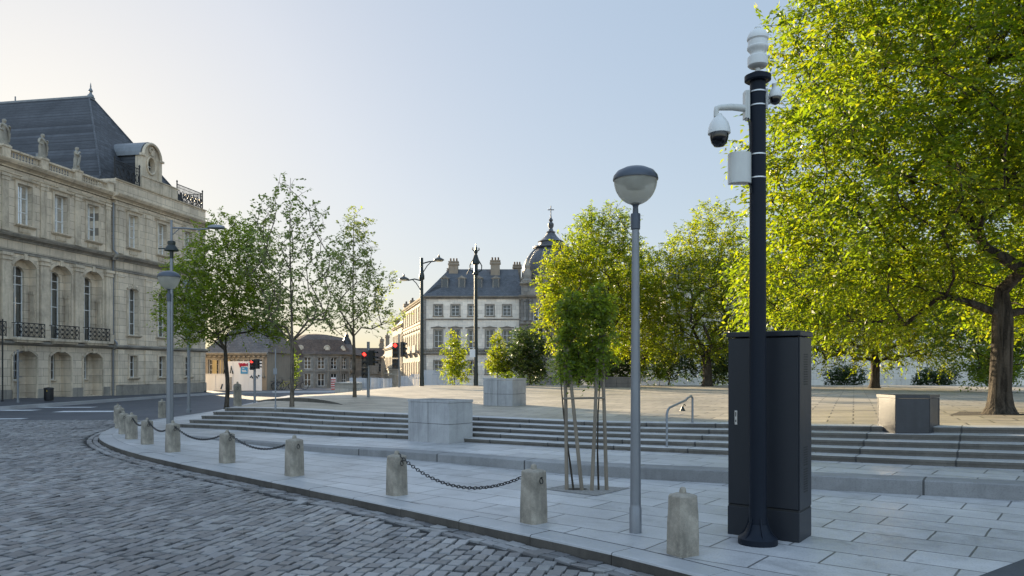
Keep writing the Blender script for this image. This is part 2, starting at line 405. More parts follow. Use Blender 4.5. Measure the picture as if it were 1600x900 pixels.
# strip of dark asphalt crossing the pavement at the near corner
mb = MB(); mb.prism([(3.70, 6.10), (4.52, 6.72), (9, 6.9), (9, 3.0), (6.4, .8), (3.9, 3.6)], -.02, .006); setting(mb.build('asphalt_patch', M['asphalt']))

# setts
K = np.array(kerb_pts); KA, KB = K[:-1], K[1:]; KD = KB - KA; KL = (KD ** 2).sum(1)
def kerb_dist(P):
    """signed distance: + on the road side"""
    d = P[None, :] - KA; t = np.clip((d * KD).sum(1) / KL, 0, 1)
    q = d - KD * t[:, None]; dd = (q ** 2).sum(1); i = int(dd.argmin())
    return math.copysign(math.sqrt(dd[i]), KD[i, 0] * d[i, 1] - KD[i, 1] * d[i, 0])
mb = MB()
rr = random.Random(3)
def sett(cx, cy, ax, ay, L, W):
    """one worn granite sett: chamfered block, tilted a little"""
    bx, by = -ay, ax
    zt = -.100 + rr.uniform(-.007, .005); tx, ty = rr.uniform(-.05, .05), rr.uniform(-.05, .05)
    vs = []
    for (l, w, z) in ((.5, .5, -.128), (.488, .482, zt - .006), (.455, .44, zt)):
        for sx, sy in ((-1, -1), (1, -1), (1, 1), (-1, 1)):
            u_, v_ = sx * l * L + rr.uniform(-.004, .004), sy * w * W + rr.uniform(-.004, .004)
            vs.append((cx + ax * u_ + bx * v_, cy + ay * u_ + by * v_, z + (u_ * tx * 1.4 + v_ * ty * 1.4 if z > -.12 else 0)))
    fs = [(0, 1, 5, 4), (1, 2, 6, 5), (2, 3, 7, 6), (3, 0, 4, 7), (4, 5, 9, 8), (5, 6, 10, 9), (6, 7, 11, 10), (7, 4, 8, 11), (8, 9, 10, 11)]
    mb.add(vs, fs, 0, False)
rx, ry = math.cos(R(77)), math.sin(R(77)); px_, py_ = -ry, rx
pitch = .137
for row in range(-70, 190):
    c = row * pitch
    s = -3 + rr.uniform(0, .2)
    while s < 28:
        L = rr.uniform(.14, .205)
        wob = .10 * math.sin(s * .45 + row * .015) + .035 * math.sin(s * 1.3 + row * .05)
        cx = rx * (s + L / 2) + px_ * (c + wob); cy = ry * (s + L / 2) + py_ * (c + wob)
        s += L + .017
        if cy < 3.6 or cy > 26.5 or cx > 6 or cx < -.70 * cy - 2.6: continue
        if kerb_dist(np.array((cx, cy))) < .345: continue
        sett(cx, cy, rx, ry, L, pitch - .019 + rr.uniform(-.006, .006))
for q, dd in enumerate((.075, .205)):
    line = [p for p in offset(kerb_pts, dd) if p[1] < 27.5]
    P = resample(line, .19 + .01 * q)
    for a, b in zip(P, P[1:]):
        dx, dy = b[0] - a[0], b[1] - a[1]; L = math.hypot(dx, dy)
        if a[1] < 3.4: continue
        sett((a[0] + b[0]) / 2, (a[1] + b[1]) / 2, dx / L, dy / L, L - .012, .108)
setting(mb.build('cobbled_road', M['sett'], crisp=False))
mb = MB(); edge = [p for p in kerb_pts if p[1] < 26.9]
mb.add([(p[0], p[1], -.1255) for p in edge] + [(-24, 26.9, -.1255), (-24, 2, -.1255)], [tuple(range(len(edge) + 2))])
o = setting(mb.build('cobble_bed', M['joint'], fixn=True))

# zebra and lane markings on the asphalt by the left building
mb = MB()
for (u0, u1, v, dv) in ((0, 62, 640.5, 1.5), (55, 150, 636, 1.1), (100, 186, 642.2, 1.8), (0, 40, 654, 1.3)):
    x0, Y = gp(u0, v, -.126); x1, _ = gp(u1, v, -.126); _, Y2 = gp(u0, v + dv, -.126)
    mb.quad((x0, Y2, -.1255), (x1, Y2 + .2, -.1255), (x1, Y + .2, -.1255), (x0, Y, -.1255))
setting(mb.build('road_markings', M['paint']))

# terrace ledge, steps, plaza: (ledge front, stair foot) stations from the far left end to the right
L_led = [(-7.9, 18.7, .012), (-6.0, 17.1, .06), (-4.09, 15.42, .11), (-1.87, 14.04, .14), (1.0, 12.0, .17), (3.1, 11.06, .184), (4.15, 10.55, .19), (6.42, 9.63, .20), (12, 7.4, .22), (24, 2.5, .24)]
L_foot = [(-9.5, 21.8, .004), (-7.4, 20.2, .06), (-4.87, 18.1, .11), (-1.6, 16.2, .145), (1.2, 14.4, .17), (3.68, 13.1, .184), (4.86, 12.3, .19), (7.4, 11.1, .20), (13, 8.8, .22), (25, 4.0, .24)]
def resam3(L, n):
    P = [Vector(p) for p in L]; out = []
    for k in range(n):
        t = k / (n - 1) * (len(P) - 1); i = min(int(t), len(P) - 2); f = t - i
        a, b, c, d = P[max(i - 1, 0)], P[i], P[i + 1], P[min(i + 2, len(P) - 1)]
        out.append(.5 * (2 * b + (c - a) * f + (2 * a - 5 * b + 4 * c - d) * f * f + (3 * b - a - 3 * c + d) * f ** 3))
    return out
NS = 46
led, foot = resam3(L_led, NS), resam3(L_foot, NS)
mb = MB()
rings = []
for a, b in zip(led, foot):
    t = (b - a); t.z = 0; t.normalize(); e = .012
    top = max(a.z, .006)
    rings.append([(a.x, a.y, -.02), (a.x, a.y, max(top - e, .002)), (a.x + t.x * e, a.y + t.y * e, top), (a.x + t.x * .42, a.y + t.y * .42, top + .0005), (b.x + t.x * .3, b.y + t.y * .3, max(b.z, .006))])
for r0, r1 in zip(rings, rings[1:]):
    for k in range(4): mb.quad(r0[k], r1[k], r1[k + 1], r0[k + 1], 0 if k < 3 else 1)
setting(mb.build('terrace', [M['ledge'], M['pave']]))
# stairs
def top_of(i):
    a, b = led[i], foot[i]
    p = foot[min(i + 1, NS - 1)] - foot[max(i - 1, 0)]; n = Vector((-p.y, p.x, 0)).normalized()
    depth = 1.50
    q = foot[i] + n * depth; q.z = zp(q.x, q.y); return q
tops = [top_of(i) for i in range(NS)]
mb = MB(); NR = 5
def step_pt(i, k):
    f = k / (NR - 1); p = foot[i].lerp(tops[i], f); return p
def step_z(i, k): return foot[i].z + (tops[i].z - foot[i].z) * k / NR
for i in range(NS - 1):
    for k in range(NR):
        a, b = step_pt(i, k), step_pt(i + 1, k)
        za0, za1, zb0, zb1 = step_z(i, k), step_z(i, k + 1), step_z(i + 1, k), step_z(i + 1, k + 1)
        na = (tops[i] - foot[i]).normalized() * .014; nb = (tops[i + 1] - foot[i + 1]).normalized() * .014
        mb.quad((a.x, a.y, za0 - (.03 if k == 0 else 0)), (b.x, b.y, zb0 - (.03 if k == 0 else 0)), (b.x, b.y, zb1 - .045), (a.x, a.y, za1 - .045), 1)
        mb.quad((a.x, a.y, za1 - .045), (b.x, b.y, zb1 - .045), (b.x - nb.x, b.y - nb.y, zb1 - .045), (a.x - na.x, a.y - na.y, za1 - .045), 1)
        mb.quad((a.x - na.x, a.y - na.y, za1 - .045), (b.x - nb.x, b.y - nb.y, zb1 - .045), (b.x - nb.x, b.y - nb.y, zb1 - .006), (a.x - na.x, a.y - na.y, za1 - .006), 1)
        mb.quad((a.x - na.x, a.y - na.y, za1 - .006), (b.x - nb.x, b.y - nb.y, zb1 - .006), (b.x, b.y, zb1), (a.x, a.y, za1), 0)
        if k < NR - 1: c, d = step_pt(i, k + 1), step_pt(i + 1, k + 1)
        else:
            c, d = tops[i] + na * 26, tops[i + 1] + nb * 26
        mb.quad((a.x, a.y, za1), (b.x, b.y, zb1), (d.x, d.y, zb1 if k < NR - 1 else zp(d.x, d.y) + .004), (c.x, c.y, za1 if k < NR - 1 else zp(c.x, c.y) + .004), 0)
# closed return at the far left end
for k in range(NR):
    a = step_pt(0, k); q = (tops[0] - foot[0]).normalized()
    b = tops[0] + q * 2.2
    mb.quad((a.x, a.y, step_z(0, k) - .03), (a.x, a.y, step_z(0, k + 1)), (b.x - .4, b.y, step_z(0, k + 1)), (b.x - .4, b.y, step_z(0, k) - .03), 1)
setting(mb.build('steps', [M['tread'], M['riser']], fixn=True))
# plaza
mb = MB(); NT_ = 26
backs = []
for i in range(NS):
    f = i / (NS - 1); backs.append(Vector((-12.6 + 60 * f ** 1.35, 46.5, 0)))
grid = []
for i in range(NS):
    q = (tops[i] - foot[i]).normalized() * .36
    row = []
    for k in range(NT_ + 1):
        p = (tops[i] + q).lerp(backs[i], (k / NT_) ** 1.3); row.append((p.x, p.y, zp(p.x, p.y)))
    grid.append(row)
vs = [p for r in grid for p in r]; n1 = NT_ + 1
mb.add(vs, [(i * n1 + k, (i + 1) * n1 + k, (i + 1) * n1 + k + 1, i * n1 + k + 1) for i in range(NS - 1) for k in range(NT_)], 0, True)
for k in range(NT_):
    a, b = grid[0][k], grid[0][k + 1]; mb.quad(a, b, (b[0], b[1], -.1), (a[0], a[1], -.1))
for i in range(NS - 1):
    a, b = grid[i][-1], grid[i + 1][-1]; mb.quad(a, b, (b[0], b[1], -.2), (a[0], a[1], -.2))
setting(mb.build('plaza', M['plaza'], fixn=True))
# low stone edge that rises out of the plaza by the slender trees
mb = MB(); rows = []
for k in range(15):
    t = k / 14; u = 402 + 134 * t
    v = 626.5 + 6.0 * t - 2.2 * math.sin(math.pi * t)
    X, Y, z = on_plaza(u, v); h = .12 * math.sin(math.pi * clamp(t * 1.0, 0, 1)) ** .7 + .004
    rows.append((Vector((X, Y, z)), h))
for (a, h), (b, g) in zip(rows, rows[1:]):
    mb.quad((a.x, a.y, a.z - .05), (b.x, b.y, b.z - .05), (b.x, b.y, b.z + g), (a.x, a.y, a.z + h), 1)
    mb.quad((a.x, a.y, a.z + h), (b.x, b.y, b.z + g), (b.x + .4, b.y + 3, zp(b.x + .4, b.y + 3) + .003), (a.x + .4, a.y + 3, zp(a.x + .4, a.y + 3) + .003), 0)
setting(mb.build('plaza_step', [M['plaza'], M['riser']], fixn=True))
# pavement along the left building, with its kerb
mb = MB()
pv = []
for Y in (24, 30, 36, 42, 48, 53, 56.5, 58):
    s = clamp((55.8 - Y) / 17.8, 0, 1.3)
    wx = -25.33 + .18 * (Y - 38)
    kx = -21.9 + .03 * (Y - 36) if Y < 52 else -21.4 + (Y - 52) * .55
    pv.append(((wx - .6, Y, .02 + .16 * s), (kx - .28, Y, .0 + .03 * s), (kx, Y, .0 + .03 * s), (kx, Y, -.16)))
for a, b in zip(pv, pv[1:]):
    mb.quad(a[0], a[1], b[1], b[0], 0); mb.quad(a[1], a[2], b[2], b[1], 1); mb.quad(a[2], a[3], b[3], b[2], 1)
mb.quad((-23, 58, 0), (-18.1, 58, 0), (-12.2, 59.5, .0), (-12.2, 66, -.1)); mb.quad((-23, 58, 0), (-12.2, 66, -.1), (-30, 66, -.1), (-30, 58, 0))
mb.quad((-18.1, 58, 0), (-18.1, 57.9, -.15), (-12.2, 59.4, -.15), (-12.2, 59.5, 0), 1)
setting(mb.build('pavement', [M['asphalt'], M['kerb']], fixn=True))
# tree pit of the two staked trees, other pits
def pit(name, pts, m, z=None):
    b = MB(); b.add([(p[0], p[1], (zp(p[0], p[1]) if z is None else z) + .006) for p in pts], [tuple(range(len(pts)))])
    return setting(b.build(name, M[m], fixn=True))
pit('tree_pit', [gp(u, v) for u, v in ((848, 764.5), (891, 757), (985, 763), (932, 775.5))], 'soil', .001)
pit('tree_pit', [gp(902 + 16 * math.cos(a), 765 + 1.7 * math.sin(a)) for a in [k * math.pi / 6 for k in range(12)]], 'soildark', .003)
T6 = on_plaza(1565, 646.5)
pit('tree_pit', [(T6[0] + a, T6[1] + b) for a, b in ((-1.15, -.15), (-.3, .95), (1.3, .3), (.5, -.72))], 'soildark')

# ------------------------------------------------------------------ camera mast
s = 7.27 / F
P0 = (.32 * 7.27, 7.27)
mast = thing('camera_mast', 'tall blue-black camera mast with white louvred horn, two dome cameras and grey box', 'camera mast', (*P0, 0.0))
def Z(v): return zat(v, 7.27)
mb = MB(); mb.tube([(0, 0, .05), (0, 0, 2.2), (0, 0, Z(122))], [.081, .077, .072], 24); mb.build('pole', M['polepaint'], mast)
mb = MB(); mb.lathe([(.182, 0), (.182, .055), (.165, .07), (.12, .105), (.10, .15), (.085, .19)], n=32); fl = mb.build('base_flange', M['polepaint'], mast)
for k in range(6):
    a = k * math.pi / 3 + .55; ca, sa = math.cos(a), math.sin(a)
    mb = MB(); pr = [(.07, .07), (.168, .07), (.125, .125), (.098, .19), (.086, .25), (.07, .25)]
    vs = [(r * ca - w * sa, r * sa + w * ca, z) for w in (-.006, .006) for r, z in pr]; n = len(pr)
    mb.add(vs, [tuple(range(n - 1, -1, -1)), tuple(range(n, 2 * n))] + [(i, (i + 1) % n, n + (i + 1) % n, n + i) for i in range(n)])
    mb.build('fin', M['polepaint'], fl, fixn=True)
mb = MB(); mb.lathe([(.105, Z(128)), (.122, Z(126)), (.122, Z(119)), (.06, Z(114))], n=28); mb.build('top_plate', M['polepaint'], mast)
q = .001078
prof = [(22, 258), (22, 244), (38, 242), (70, 239), (86, 232), (88, 215), (86, 196), (74, 190), (62, 184), (62, 178), (74, 170), (88, 162), (92, 157), (92, 152), (84, 148), (82, 124), (92, 118), (92, 112), (86, 100), (70, 86), (52, 78), (30, 74), (30, 66), (22, 62)]
mb = MB(); mb.lathe([(w * q, Z(20 + y / 2.81)) for w, y in prof], n=28)
mb.build('horn_housing', M['camwhite'], mast)
for v in (144.6, 166, 242.5, 278.7):
    mb = MB(); mb.lathe([(.0785, Z(v) - .006), (.0800, Z(v) - .006), (.0800, Z(v) + .006), (.0785, Z(v) + .006)], n=24)
    mb.build('clamp_band', M['steel'], mast)
# long-arm dome camera
dc = MB(); dc.box(-.115, -.080, -.03, .03, Z(188), Z(142)); dc.box(-.130, -.115, -.045, .045, Z(186), Z(143))
arm = dc.build('camera_bracket', M['box'], mast, bevel=.004)
mb = MB(); X0 = (1112 - 1179.6) * s
mb.tube([(-.12, -.01, Z(170)), (-.25, -.03, Z(169)), (X0 + .03, -.06, Z(171.5)), (X0 + .004, -.062, Z(173)), (X0, -.062, Z(178)), (X0, -.062, Z(186))], [.034, .032, .027, .026, .024, .024], 14)
mb.build('camera_arm', M['box'], mast)
mb = MB(); CX = (1116.5 - 1179.6) * s
mb.lathe([(.022, Z(181)), (.03, Z(184)), (.062, Z(190)), (.085, Z(196)), (.098, Z(203)), (.104, Z(209.5)), (.104, Z(212)), (.088, Z(212.5))], (CX, -.062, 0), 26)
ho = mb.build('camera_housing', M['camwhite'], mast)
mb = MB(); mb.lathe([(.086, Z(211)), (.085, Z(218)), (.072, Z(226)), (.045, Z(231.5)), (.01, Z(233))], (CX, -.062, 0), 24); mb.build('dome', M['camdome'], ho)
# small camera on the other side
mb = MB(); mb.box(.070, .098, .0, .07, Z(168), Z(138)); mb.tube([(.09, .03, Z(158)), (.13, .02, Z(156)), (.165, 0, Z(143))], [.03, .028, .02], 10); mb.tube([(.155, 0, Z(141)), (.155, 0, Z(131))], .022, 12)
mb.build('camera_bracket', M['box'], mast)
mb = MB(); C2 = (1206.5 - 1179.6) * s
mb.lathe([(.026, Z(137)), (.048, Z(142)), (.060, Z(147)), (.064, Z(152)), (.062, Z(153)), (.05, Z(153.5))], (C2, -.01, 0), 22)
ho = mb.build('camera_housing', M['camwhite'], mast)
mb = MB(); mb.lathe([(.052, Z(152.5)), (.05, Z(157)), (.038, Z(162)), (.008, Z(164.5))], (C2, -.01, 0), 20); mb.build('dome', M['camdome'], ho)
# junction box: half-round enclosure
mb = MB(); pr = []
for k in range(13):
    a = math.pi + math.pi * k / 12; pr.append((.104 * math.cos(a), .075 * math.sin(a)))
pr = [(x, y) for x, y in pr] + [(.104, .05), (-.104, .05)]
bx0 = (1153 - 1179.6) * s - .012
mb.prism([(x + bx0, y - .02) for x, y in pr], Z(288), Z(240))
mb.build('junction_box', M['box'], mast, bevel=.006, fixn=True)
mb = MB(); mb.box(bx0 + .03, -.06, -.0, .03, Z(275), Z(255)); mb.build('box_bracket', M['steel'], mast)
mb = MB()
mb.tube([(-.10, -.03, Z(186)), (-.092, -.05, Z(200)), (-.088, -.055, Z(225)), (-.092, -.055, Z(234)), (-.12, -.05, Z(240))], .008, 6); mb.build('cable', M['rubber'], mast); mb = MB()
mb.tube([(-.10, -.05, Z(287)), (-.088, -.055, Z(294)), (-.08, -.05, Z(303))], .008, 6)
mb.build('cable', M['rubber'], mast)

# ------------------------------------------------------------------ cabinet
ca_ = R(-36)
cc = Vector((2.686, 7.226)) + Vector((.54, .80)) * .075
cab = thing('utility_cabinet', 'tall anthracite utility cabinet with vented side behind the camera mast', 'cabinet', (cc.x, cc.y, 0), ca_)
W_, D_, H_ = .70, .42, 2.02
mb = MB(); mb.box(-W_, 0, 0, D_, 0, .285); mb.build('plinth', M['cab'], cab, bevel=.005)
mb = MB(); mb.box(-W_ + .006, -.006, .006, D_ - .006, .285, .305); mb.build('shadow_gap', M['cabdark'], cab)
mb = MB(); mb.box(-W_, 0, .018, D_, .305, H_ - .06); bd = mb.build('body', M['cab'], cab, bevel=.004)
mb = MB(); mb.box(-W_ + .012, -.014, -.004, .0165, .312, H_ - .07); dr = mb.build('door', M['cab'], cab, bevel=.004)
mb = MB(); mb.box(-W_ + .075, -W_ + .103, -.012, -.0045, 1.10, 1.24); lk = mb.build('handle', M['steel'], dr, bevel=.003)
mb = MB(); mb.box(-W_ + .084, -W_ + .094, -.0145, -.0125, 1.125, 1.15); mb.build('keyhole', M['cabdark'], lk); mb = MB(); mb.box(-W_ + .084, -W_ + .094, -.0145, -.0125, 1.18, 1.225); mb.build('keyhole', M['cabdark'], lk)
mb = MB(); mb.box(-W_ - .012, .012, -.012, D_ + .012, H_ - .052, H_); mb.build('roof_cap', M['cab'], cab, bevel=.008)
for (z0, n, nm) in ((1.50, 13, 0), (.72, 8, 0), (.46, 10, 0)):
    mb = MB()
    for k in range(n):
        for c in range(2):
            y0 = .15 + c * .075
            mb.box(.0005, .002, y0, y0 + .06, z0 + k * .024, z0 + k * .024 + .012)
    mb.build('vent', M['cabdark'], cab)

# ------------------------------------------------------------------ globe lamps
def lamp():
    t = thing('street_lamp', 'grey post lamp with frosted bowl and dark cap, standing beside the dark cabinet', 'street lamp', (1.248, 7.76, 0), 0, 'bowl lamps on grey posts')
    mb = MB(); mb.tube([(0, 0, .25), (0, 0, 1.6), (0, 0, 3.09)], [.055, .047, .036], 20); mb.build('post', M['galv'], t)
    mb = MB(); mb.lathe([(.062, 0), (.062, .25), (.056, .262), (.054, .30)], n=20); mb.build('base_sleeve', M['galv'], t)
    mb = MB(); mb.lathe([(.040, 3.06), (.047, 3.065), (.050, 3.21), (.046, 3.222), (.030, 3.225), (.027, 3.29), (.034, 3.31), (.055, 3.325), (.03, 3.33)], n=20); mb.build('collar', M['lampcap'], t)
    mb = MB(); pr = []
    for k in range(15):
        a = math.pi / 2 * k / 14
        f = (k / 14) ** 1.6; pr.append((max(.042, .217 * math.sqrt(1 - (1 - f) ** 2)), 3.312 + .252 * f))
    mb.lathe(pr + [(.218, 3.572)], n=36); g = mb.build('bowl', M['globe'], t)
    mb = MB(); mb.lathe([(.05, 3.47), (.09, 3.475), (.10, 3.50), (.11, 3.54), (.11, 3.56)], n=16); mb.build('lamp_holder', M['galv'], g)
    mb = MB(); mb.lathe([(.15, 3.56), (.226, 3.56), (.228, 3.572), (.220, 3.605), (.185, 3.648), (.115, 3.682), (.04, 3.697), (.004, 3.699)], n=36); mb.build('cap', M['lampcap'], t)
    return t
lp = lamp()
lx, ly = gp(264, 701)
dup(lp, (lx, ly, 0), .7, 'grey post lamp with frosted bowl standing between bollards in front of the bushy tree')

# ------------------------------------------------------------------ bollards and chains
def bollard():
    t = thing('stone_bollard', '', 'bollard', (0, 0, 0), 0, 'stone bollards along the kerb')
    def ring(w, c, z): return [(w, -w + c, z), (w, w - c, z), (w - c, w, z), (-w + c, w, z), (-w, w - c, z), (-w, -w + c, z), (-w + c, -w, z), (w - c, -w, z)]
    mb = MB(); mb.loft([ring(.114, .028, -.01), ring(.113, .029, .12), ring(.110, .030, .34), ring(.104, .031, .520), ring(.098, .030, .530), ring(.05, .02, .548)])
    mb.lathe([(.034, .54), (.031, .57), (.026, .59), (.014, .60)], n=10)
    o = mb.build('post', M['bollard'], t, bevel=.004, crisp=False)
    d = o.modifiers.new('worn', 'SUBSURF'); d.subdivision_type = 'SIMPLE'; d.levels = d.render_levels = 3
    tx = bpy.data.textures.new('worn', 'CLOUDS'); tx.noise_scale = .12
    w = o.modifiers.new('worn_surface', 'DISPLACE'); w.texture = tx; w.strength = .006; w.mid_level = .5; w.texture_coords = 'GLOBAL'
    mb = MB(); mb.tube([(.022 * math.cos(a), -.112 + .006 * math.sin(a), .435 + .028 * math.sin(a)) for a in [k * math.pi / 7 for k in range(15)]], .0045, 6)
    mb.tube([(0, -.10, .47), (.0, -.125, .47)], .007, 6)
    mb.build('ring', M['chain'], t)
    return t
BOL = [(1067, 866, 'pale worn stone bollard standing just before the dark utility cabinet'),
       (834, 816, 'stone bollard with mossy foot holding the longest chain, nearest the staked trees'),
       (620, 773, 'stone bollard holding the long chain, standing in front of the stone cube on the terrace'),
       (460, 743, 'stone bollard at the end of a short chain, directly below the tallest slender tree'),
       (355, 723, 'stone bollard between two short chains, directly below the trunk of the bushy tree'),
       (270, 706, 'stone bollard standing against the foot of the distant bowl lamp'),
       (230, 694, 'squat pale bollard, next one beyond the distant bowl lamp'),
       (205.5, 686, 'pale bollard second beyond the distant bowl lamp on the kerb bend'),
       (193.5, 678, 'slim bollard half hidden behind pale bollards on the kerb bend'),
       (187, 669, 'dark bollard at the tip of the kerb bend, before the road turns'),
       (184, 660, 'farthest dark bollard peeping over the ones at the kerb bend'),
       (253, 652.5, 'lone stone bollard on the far side of the pavement tip, beside the bowl lamp'),
       (371, 633.5, 'tall grey tapered bollard on the plaza beside the trunk of the bushy tree')]
b0 = bollard(); bpos = []
for i, (u, v, lab) in enumerate(BOL):
    if i == 12: X, Y, z = on_plaza(u, v)
    else: (X, Y), z = gp(u, v), 0.0
    rz = (math.atan2(bpos[-1].y - Y, bpos[-1].x - X) + math.pi / 2) if bpos and i < 11 else .4
    if i == 0: t = b0; t.location = (X, Y, z); t.rotation_euler.z = R(120); t['label'] = lab
    else: t = dup(b0, (X, Y, z), rz, lab, ((1.05,) * 3 if i % 2 else (1, 1, .97)) if i < 12 else (1.1, 1.1, 1.28))
    if i == 1:
        mb = MB()
        for k in range(9): mb.lathe([(.022, 0), (.02, .012 + .004 * (k % 3)), (.004, .022)], (.10 + .006 * (k % 4), .11 - .022 * k * .5, .001), 7)
        mb.build('moss', M['moss'], t)
    bpos.append(Vector((X, Y, z)))
def chain(i, j, sag, label):
    a, b = bpos[i] + Vector((0, 0, .535)), bpos[j] + Vector((0, 0, .535))
    d = (b - a); d.z = 0; d.normalize(); a += d * .03; b -= d * .03
    L = (b - a).length * 1.04; n = int(L / .052); o = []
    mb = MB()
    for k in range(n):
        t = (k + .5) / n
        p = a.lerp(b, t) - Vector((0, 0, 4 * sag * t * (1 - t)))
        t2 = t + .01; p2 = a.lerp(b, t2) - Vector((0, 0, 4 * sag * t2 * (1 - t2))); dr = (p2 - p).normalized()
        sd = dr.cross(Vector((0, 0, 1))).normalized(); up = sd.cross(dr)
        w = sd * .8 + up * .6 if k % 2 else up * .8 - sd * .6
        mb.tube([p + dr * (.033 * math.cos(q)) + w * (.018 * math.sin(q)) for q in [m * math.pi / 5 for m in range(11)]], .0058, 5)
    tag(mb.build('chain', M['chain']), label, 'chain', 'black chains between the bollards')
chain(2, 1, .29, 'longest black iron chain, sagging between the two bollards before the stone cube')
chain(4, 3, .20, 'black chain sagging between the bollards below the tall slender tree and the bushy tree')
chain(5, 4, .20, 'black chain running from the bollard at the bowl lamp towards the camera')
chain(6, 5, .18, 'black chain hanging just beyond the distant bowl lamp')
chain(7, 6, .16, 'short black chain between the two pale bollards on the kerb bend')

# ------------------------------------------------------------------ stone cubes
def cube(label, pts, z0, z1, m, group='stone planter blocks', joints=True, rows=2, name='stone_planter'):
    """pts: four ground corners, counter-clockwise"""
    t = thing(name, label, 'planter', (pts[0][0], pts[0][1], z0), 0, group)
    P = [(p[0] - pts[0][0], p[1] - pts[0][1]) for p in pts]; h = z1 - z0
    c = (sum(p[0] for p in P) / 4, sum(p[1] for p in P) / 4)
    ins = lambda f: [(c[0] + (p[0] - c[0]) * f, c[1] + (p[1] - c[1]) * f) for p in P]
    mb = MB(); mb.prism(ins(.95), -.1, h - .06); mb.build('core', M['soildark'], t)
    for i in range(4):
        a, b = Vector((*P[i], 0)), Vector((*P[(i + 1) % 4], 0)); d = (b - a); L = d.length; d.normalize(); nn = Vector((d.y, -d.x, 0))
        nc = max(1, round(L / .62))
        for r_ in range(rows):
            for cidx in range(nc):
                x0, x1 = L * cidx / nc + .008, L * (cidx + 1) / nc - .008
                zz0, zz1 = (h - .05) * r_ / rows + (.003 if r_ else -.1), (h - .05) * (r_ + 1) / rows - .005
                k = random.uniform(-.002, .002)
                q0, q1 = a + d * x0 + nn * k, a + d * x1 + nn * k
                mb = MB(); iw = nn * -.04
                if True:
                    mb.prism([(q0.x, q0.y), (q1.x, q1.y), (q1.x + iw.x, q1.y + iw.y), (q0.x + iw.x, q0.y + iw.y)], zz0, zz1)
                    mb.build('slab', M[m], t, bevel=.003, fixn=True)
    mb = MB(); o_, i_ = ins(1.012), ins(.86)
    for i in range(4):
        j = (i + 1) % 4
        mb.add([(*o_[i], h - .048), (*o_[j], h - .048), (*i_[j], h - .048), (*i_[i], h - .048), (*o_[i], h), (*o_[j], h), (*i_[j], h), (*i_[i], h)],
               [(0, 1, 5, 4), (1, 2, 6, 5), (2, 3, 7, 6), (3, 0, 4, 7), (4, 5, 6, 7), (3, 2, 1, 0)])
    mb.build('rim', M[m], t)
    return t
def corner_block(c, rz_f, w, rz_s, d):
    """corner point nearest the viewer, front running to the left, side running to the right"""
    a = Vector((*c, 0)); f = Vector((math.cos(rz_f), math.sin(rz_f), 0)) * w; s_ = Vector((math.cos(rz_s), math.sin(rz_s), 0)) * d
    return [tuple((a + f)[:2]), tuple(a[:2]), tuple((a + s_)[:2]), tuple((a + f + s_)[:2])]
cube('pale stone cube of square slabs standing on the terrace before the steps', corner_block((-1.27, 15.45), R(141), 1.19, R(51), .72), .10, 1.02, 'planter')
X, Y, z = on_plaza(801, 634.7)
P2 = corner_block((X, Y), R(152), .98, R(62), .86)
cube('pale stone cube standing farther back on the plaza with a leafy sprig', P2, z - .06, z + .80, 'planter')
X, Y = xat(1453, 13.7), 13.7
P3 = [(xat(1399, 12.8), 12.8), (xat(1453, 12.72), 12.72), (xat(1468, 13.15), 13.15), (xat(1370, 13.4), 13.4)]
cube('dark polished stone block set into the steps near the thick tree trunk', P3, .30, zat(617, 13.0), 'planter_dark', rows=1)
X, Y, z = on_plaza(928, 605.5)
cube('low long brown planter far back on the plaza behind the lamp post', [(X, Y), (X + 2.45, Y - .1), (X + 2.6, Y + 1.6), (X + .15, Y + 1.7)], z - .05, z + .56, 'planter_brown')

# ------------------------------------------------------------------ handrail and small fixture
t = thing('handrail', 'bent steel handrail rising up the broad steps beside the cabinet', 'handrail', (0, 0, 0))
a = Vector((xat(1042, 13.75), 13.75, .17)); b = Vector((xat(1082, 15.0), 15.0, .40))
mb = MB(); tz = zat(617.5, 15.0); az = zat(642, 13.75)
mb.tube([a, Vector((a.x, a.y, az - .06)), Vector((a.x, a.y, az)) + (b - a) * .03, Vector((a.x, a.y, az + .03)) + (b - a) * .1, Vector((b.x, b.y, tz - .02)) - (b - a) * .28, Vector((b.x, b.y, tz)) - (b - a) * .2, Vector((b.x, b.y, tz)) - (b - a) * .05, Vector((b.x, b.y, tz - .06)), b], .021, 10)
mb.build('rail', M['galv'], t)
for p in (a, b): mb = MB(); mb.lathe([(.05, 0), (.05, .012), (.022, .014)], (p.x, p.y, p.z), 14); mb.build('foot_plate', M['galv'], t)
X, Y, z = on_plaza(1066.5, 642)
mb = MB(); mb.lathe([(.075, 0), (.07, .01), (.04, .06), (.025, .11)], (0, 0, 0), 10); mb.tube([(0, 0, .10), (.02, 0, .15), (.05, 0, .16), (.07, 0, .12)], .014, 6)
o = mb.build('ground_fixture', M['bronze'], None, (X, Y, z)); tag(o, 'small grey cone-shaped fixture on the plaza seen through the handrail', 'fixture')
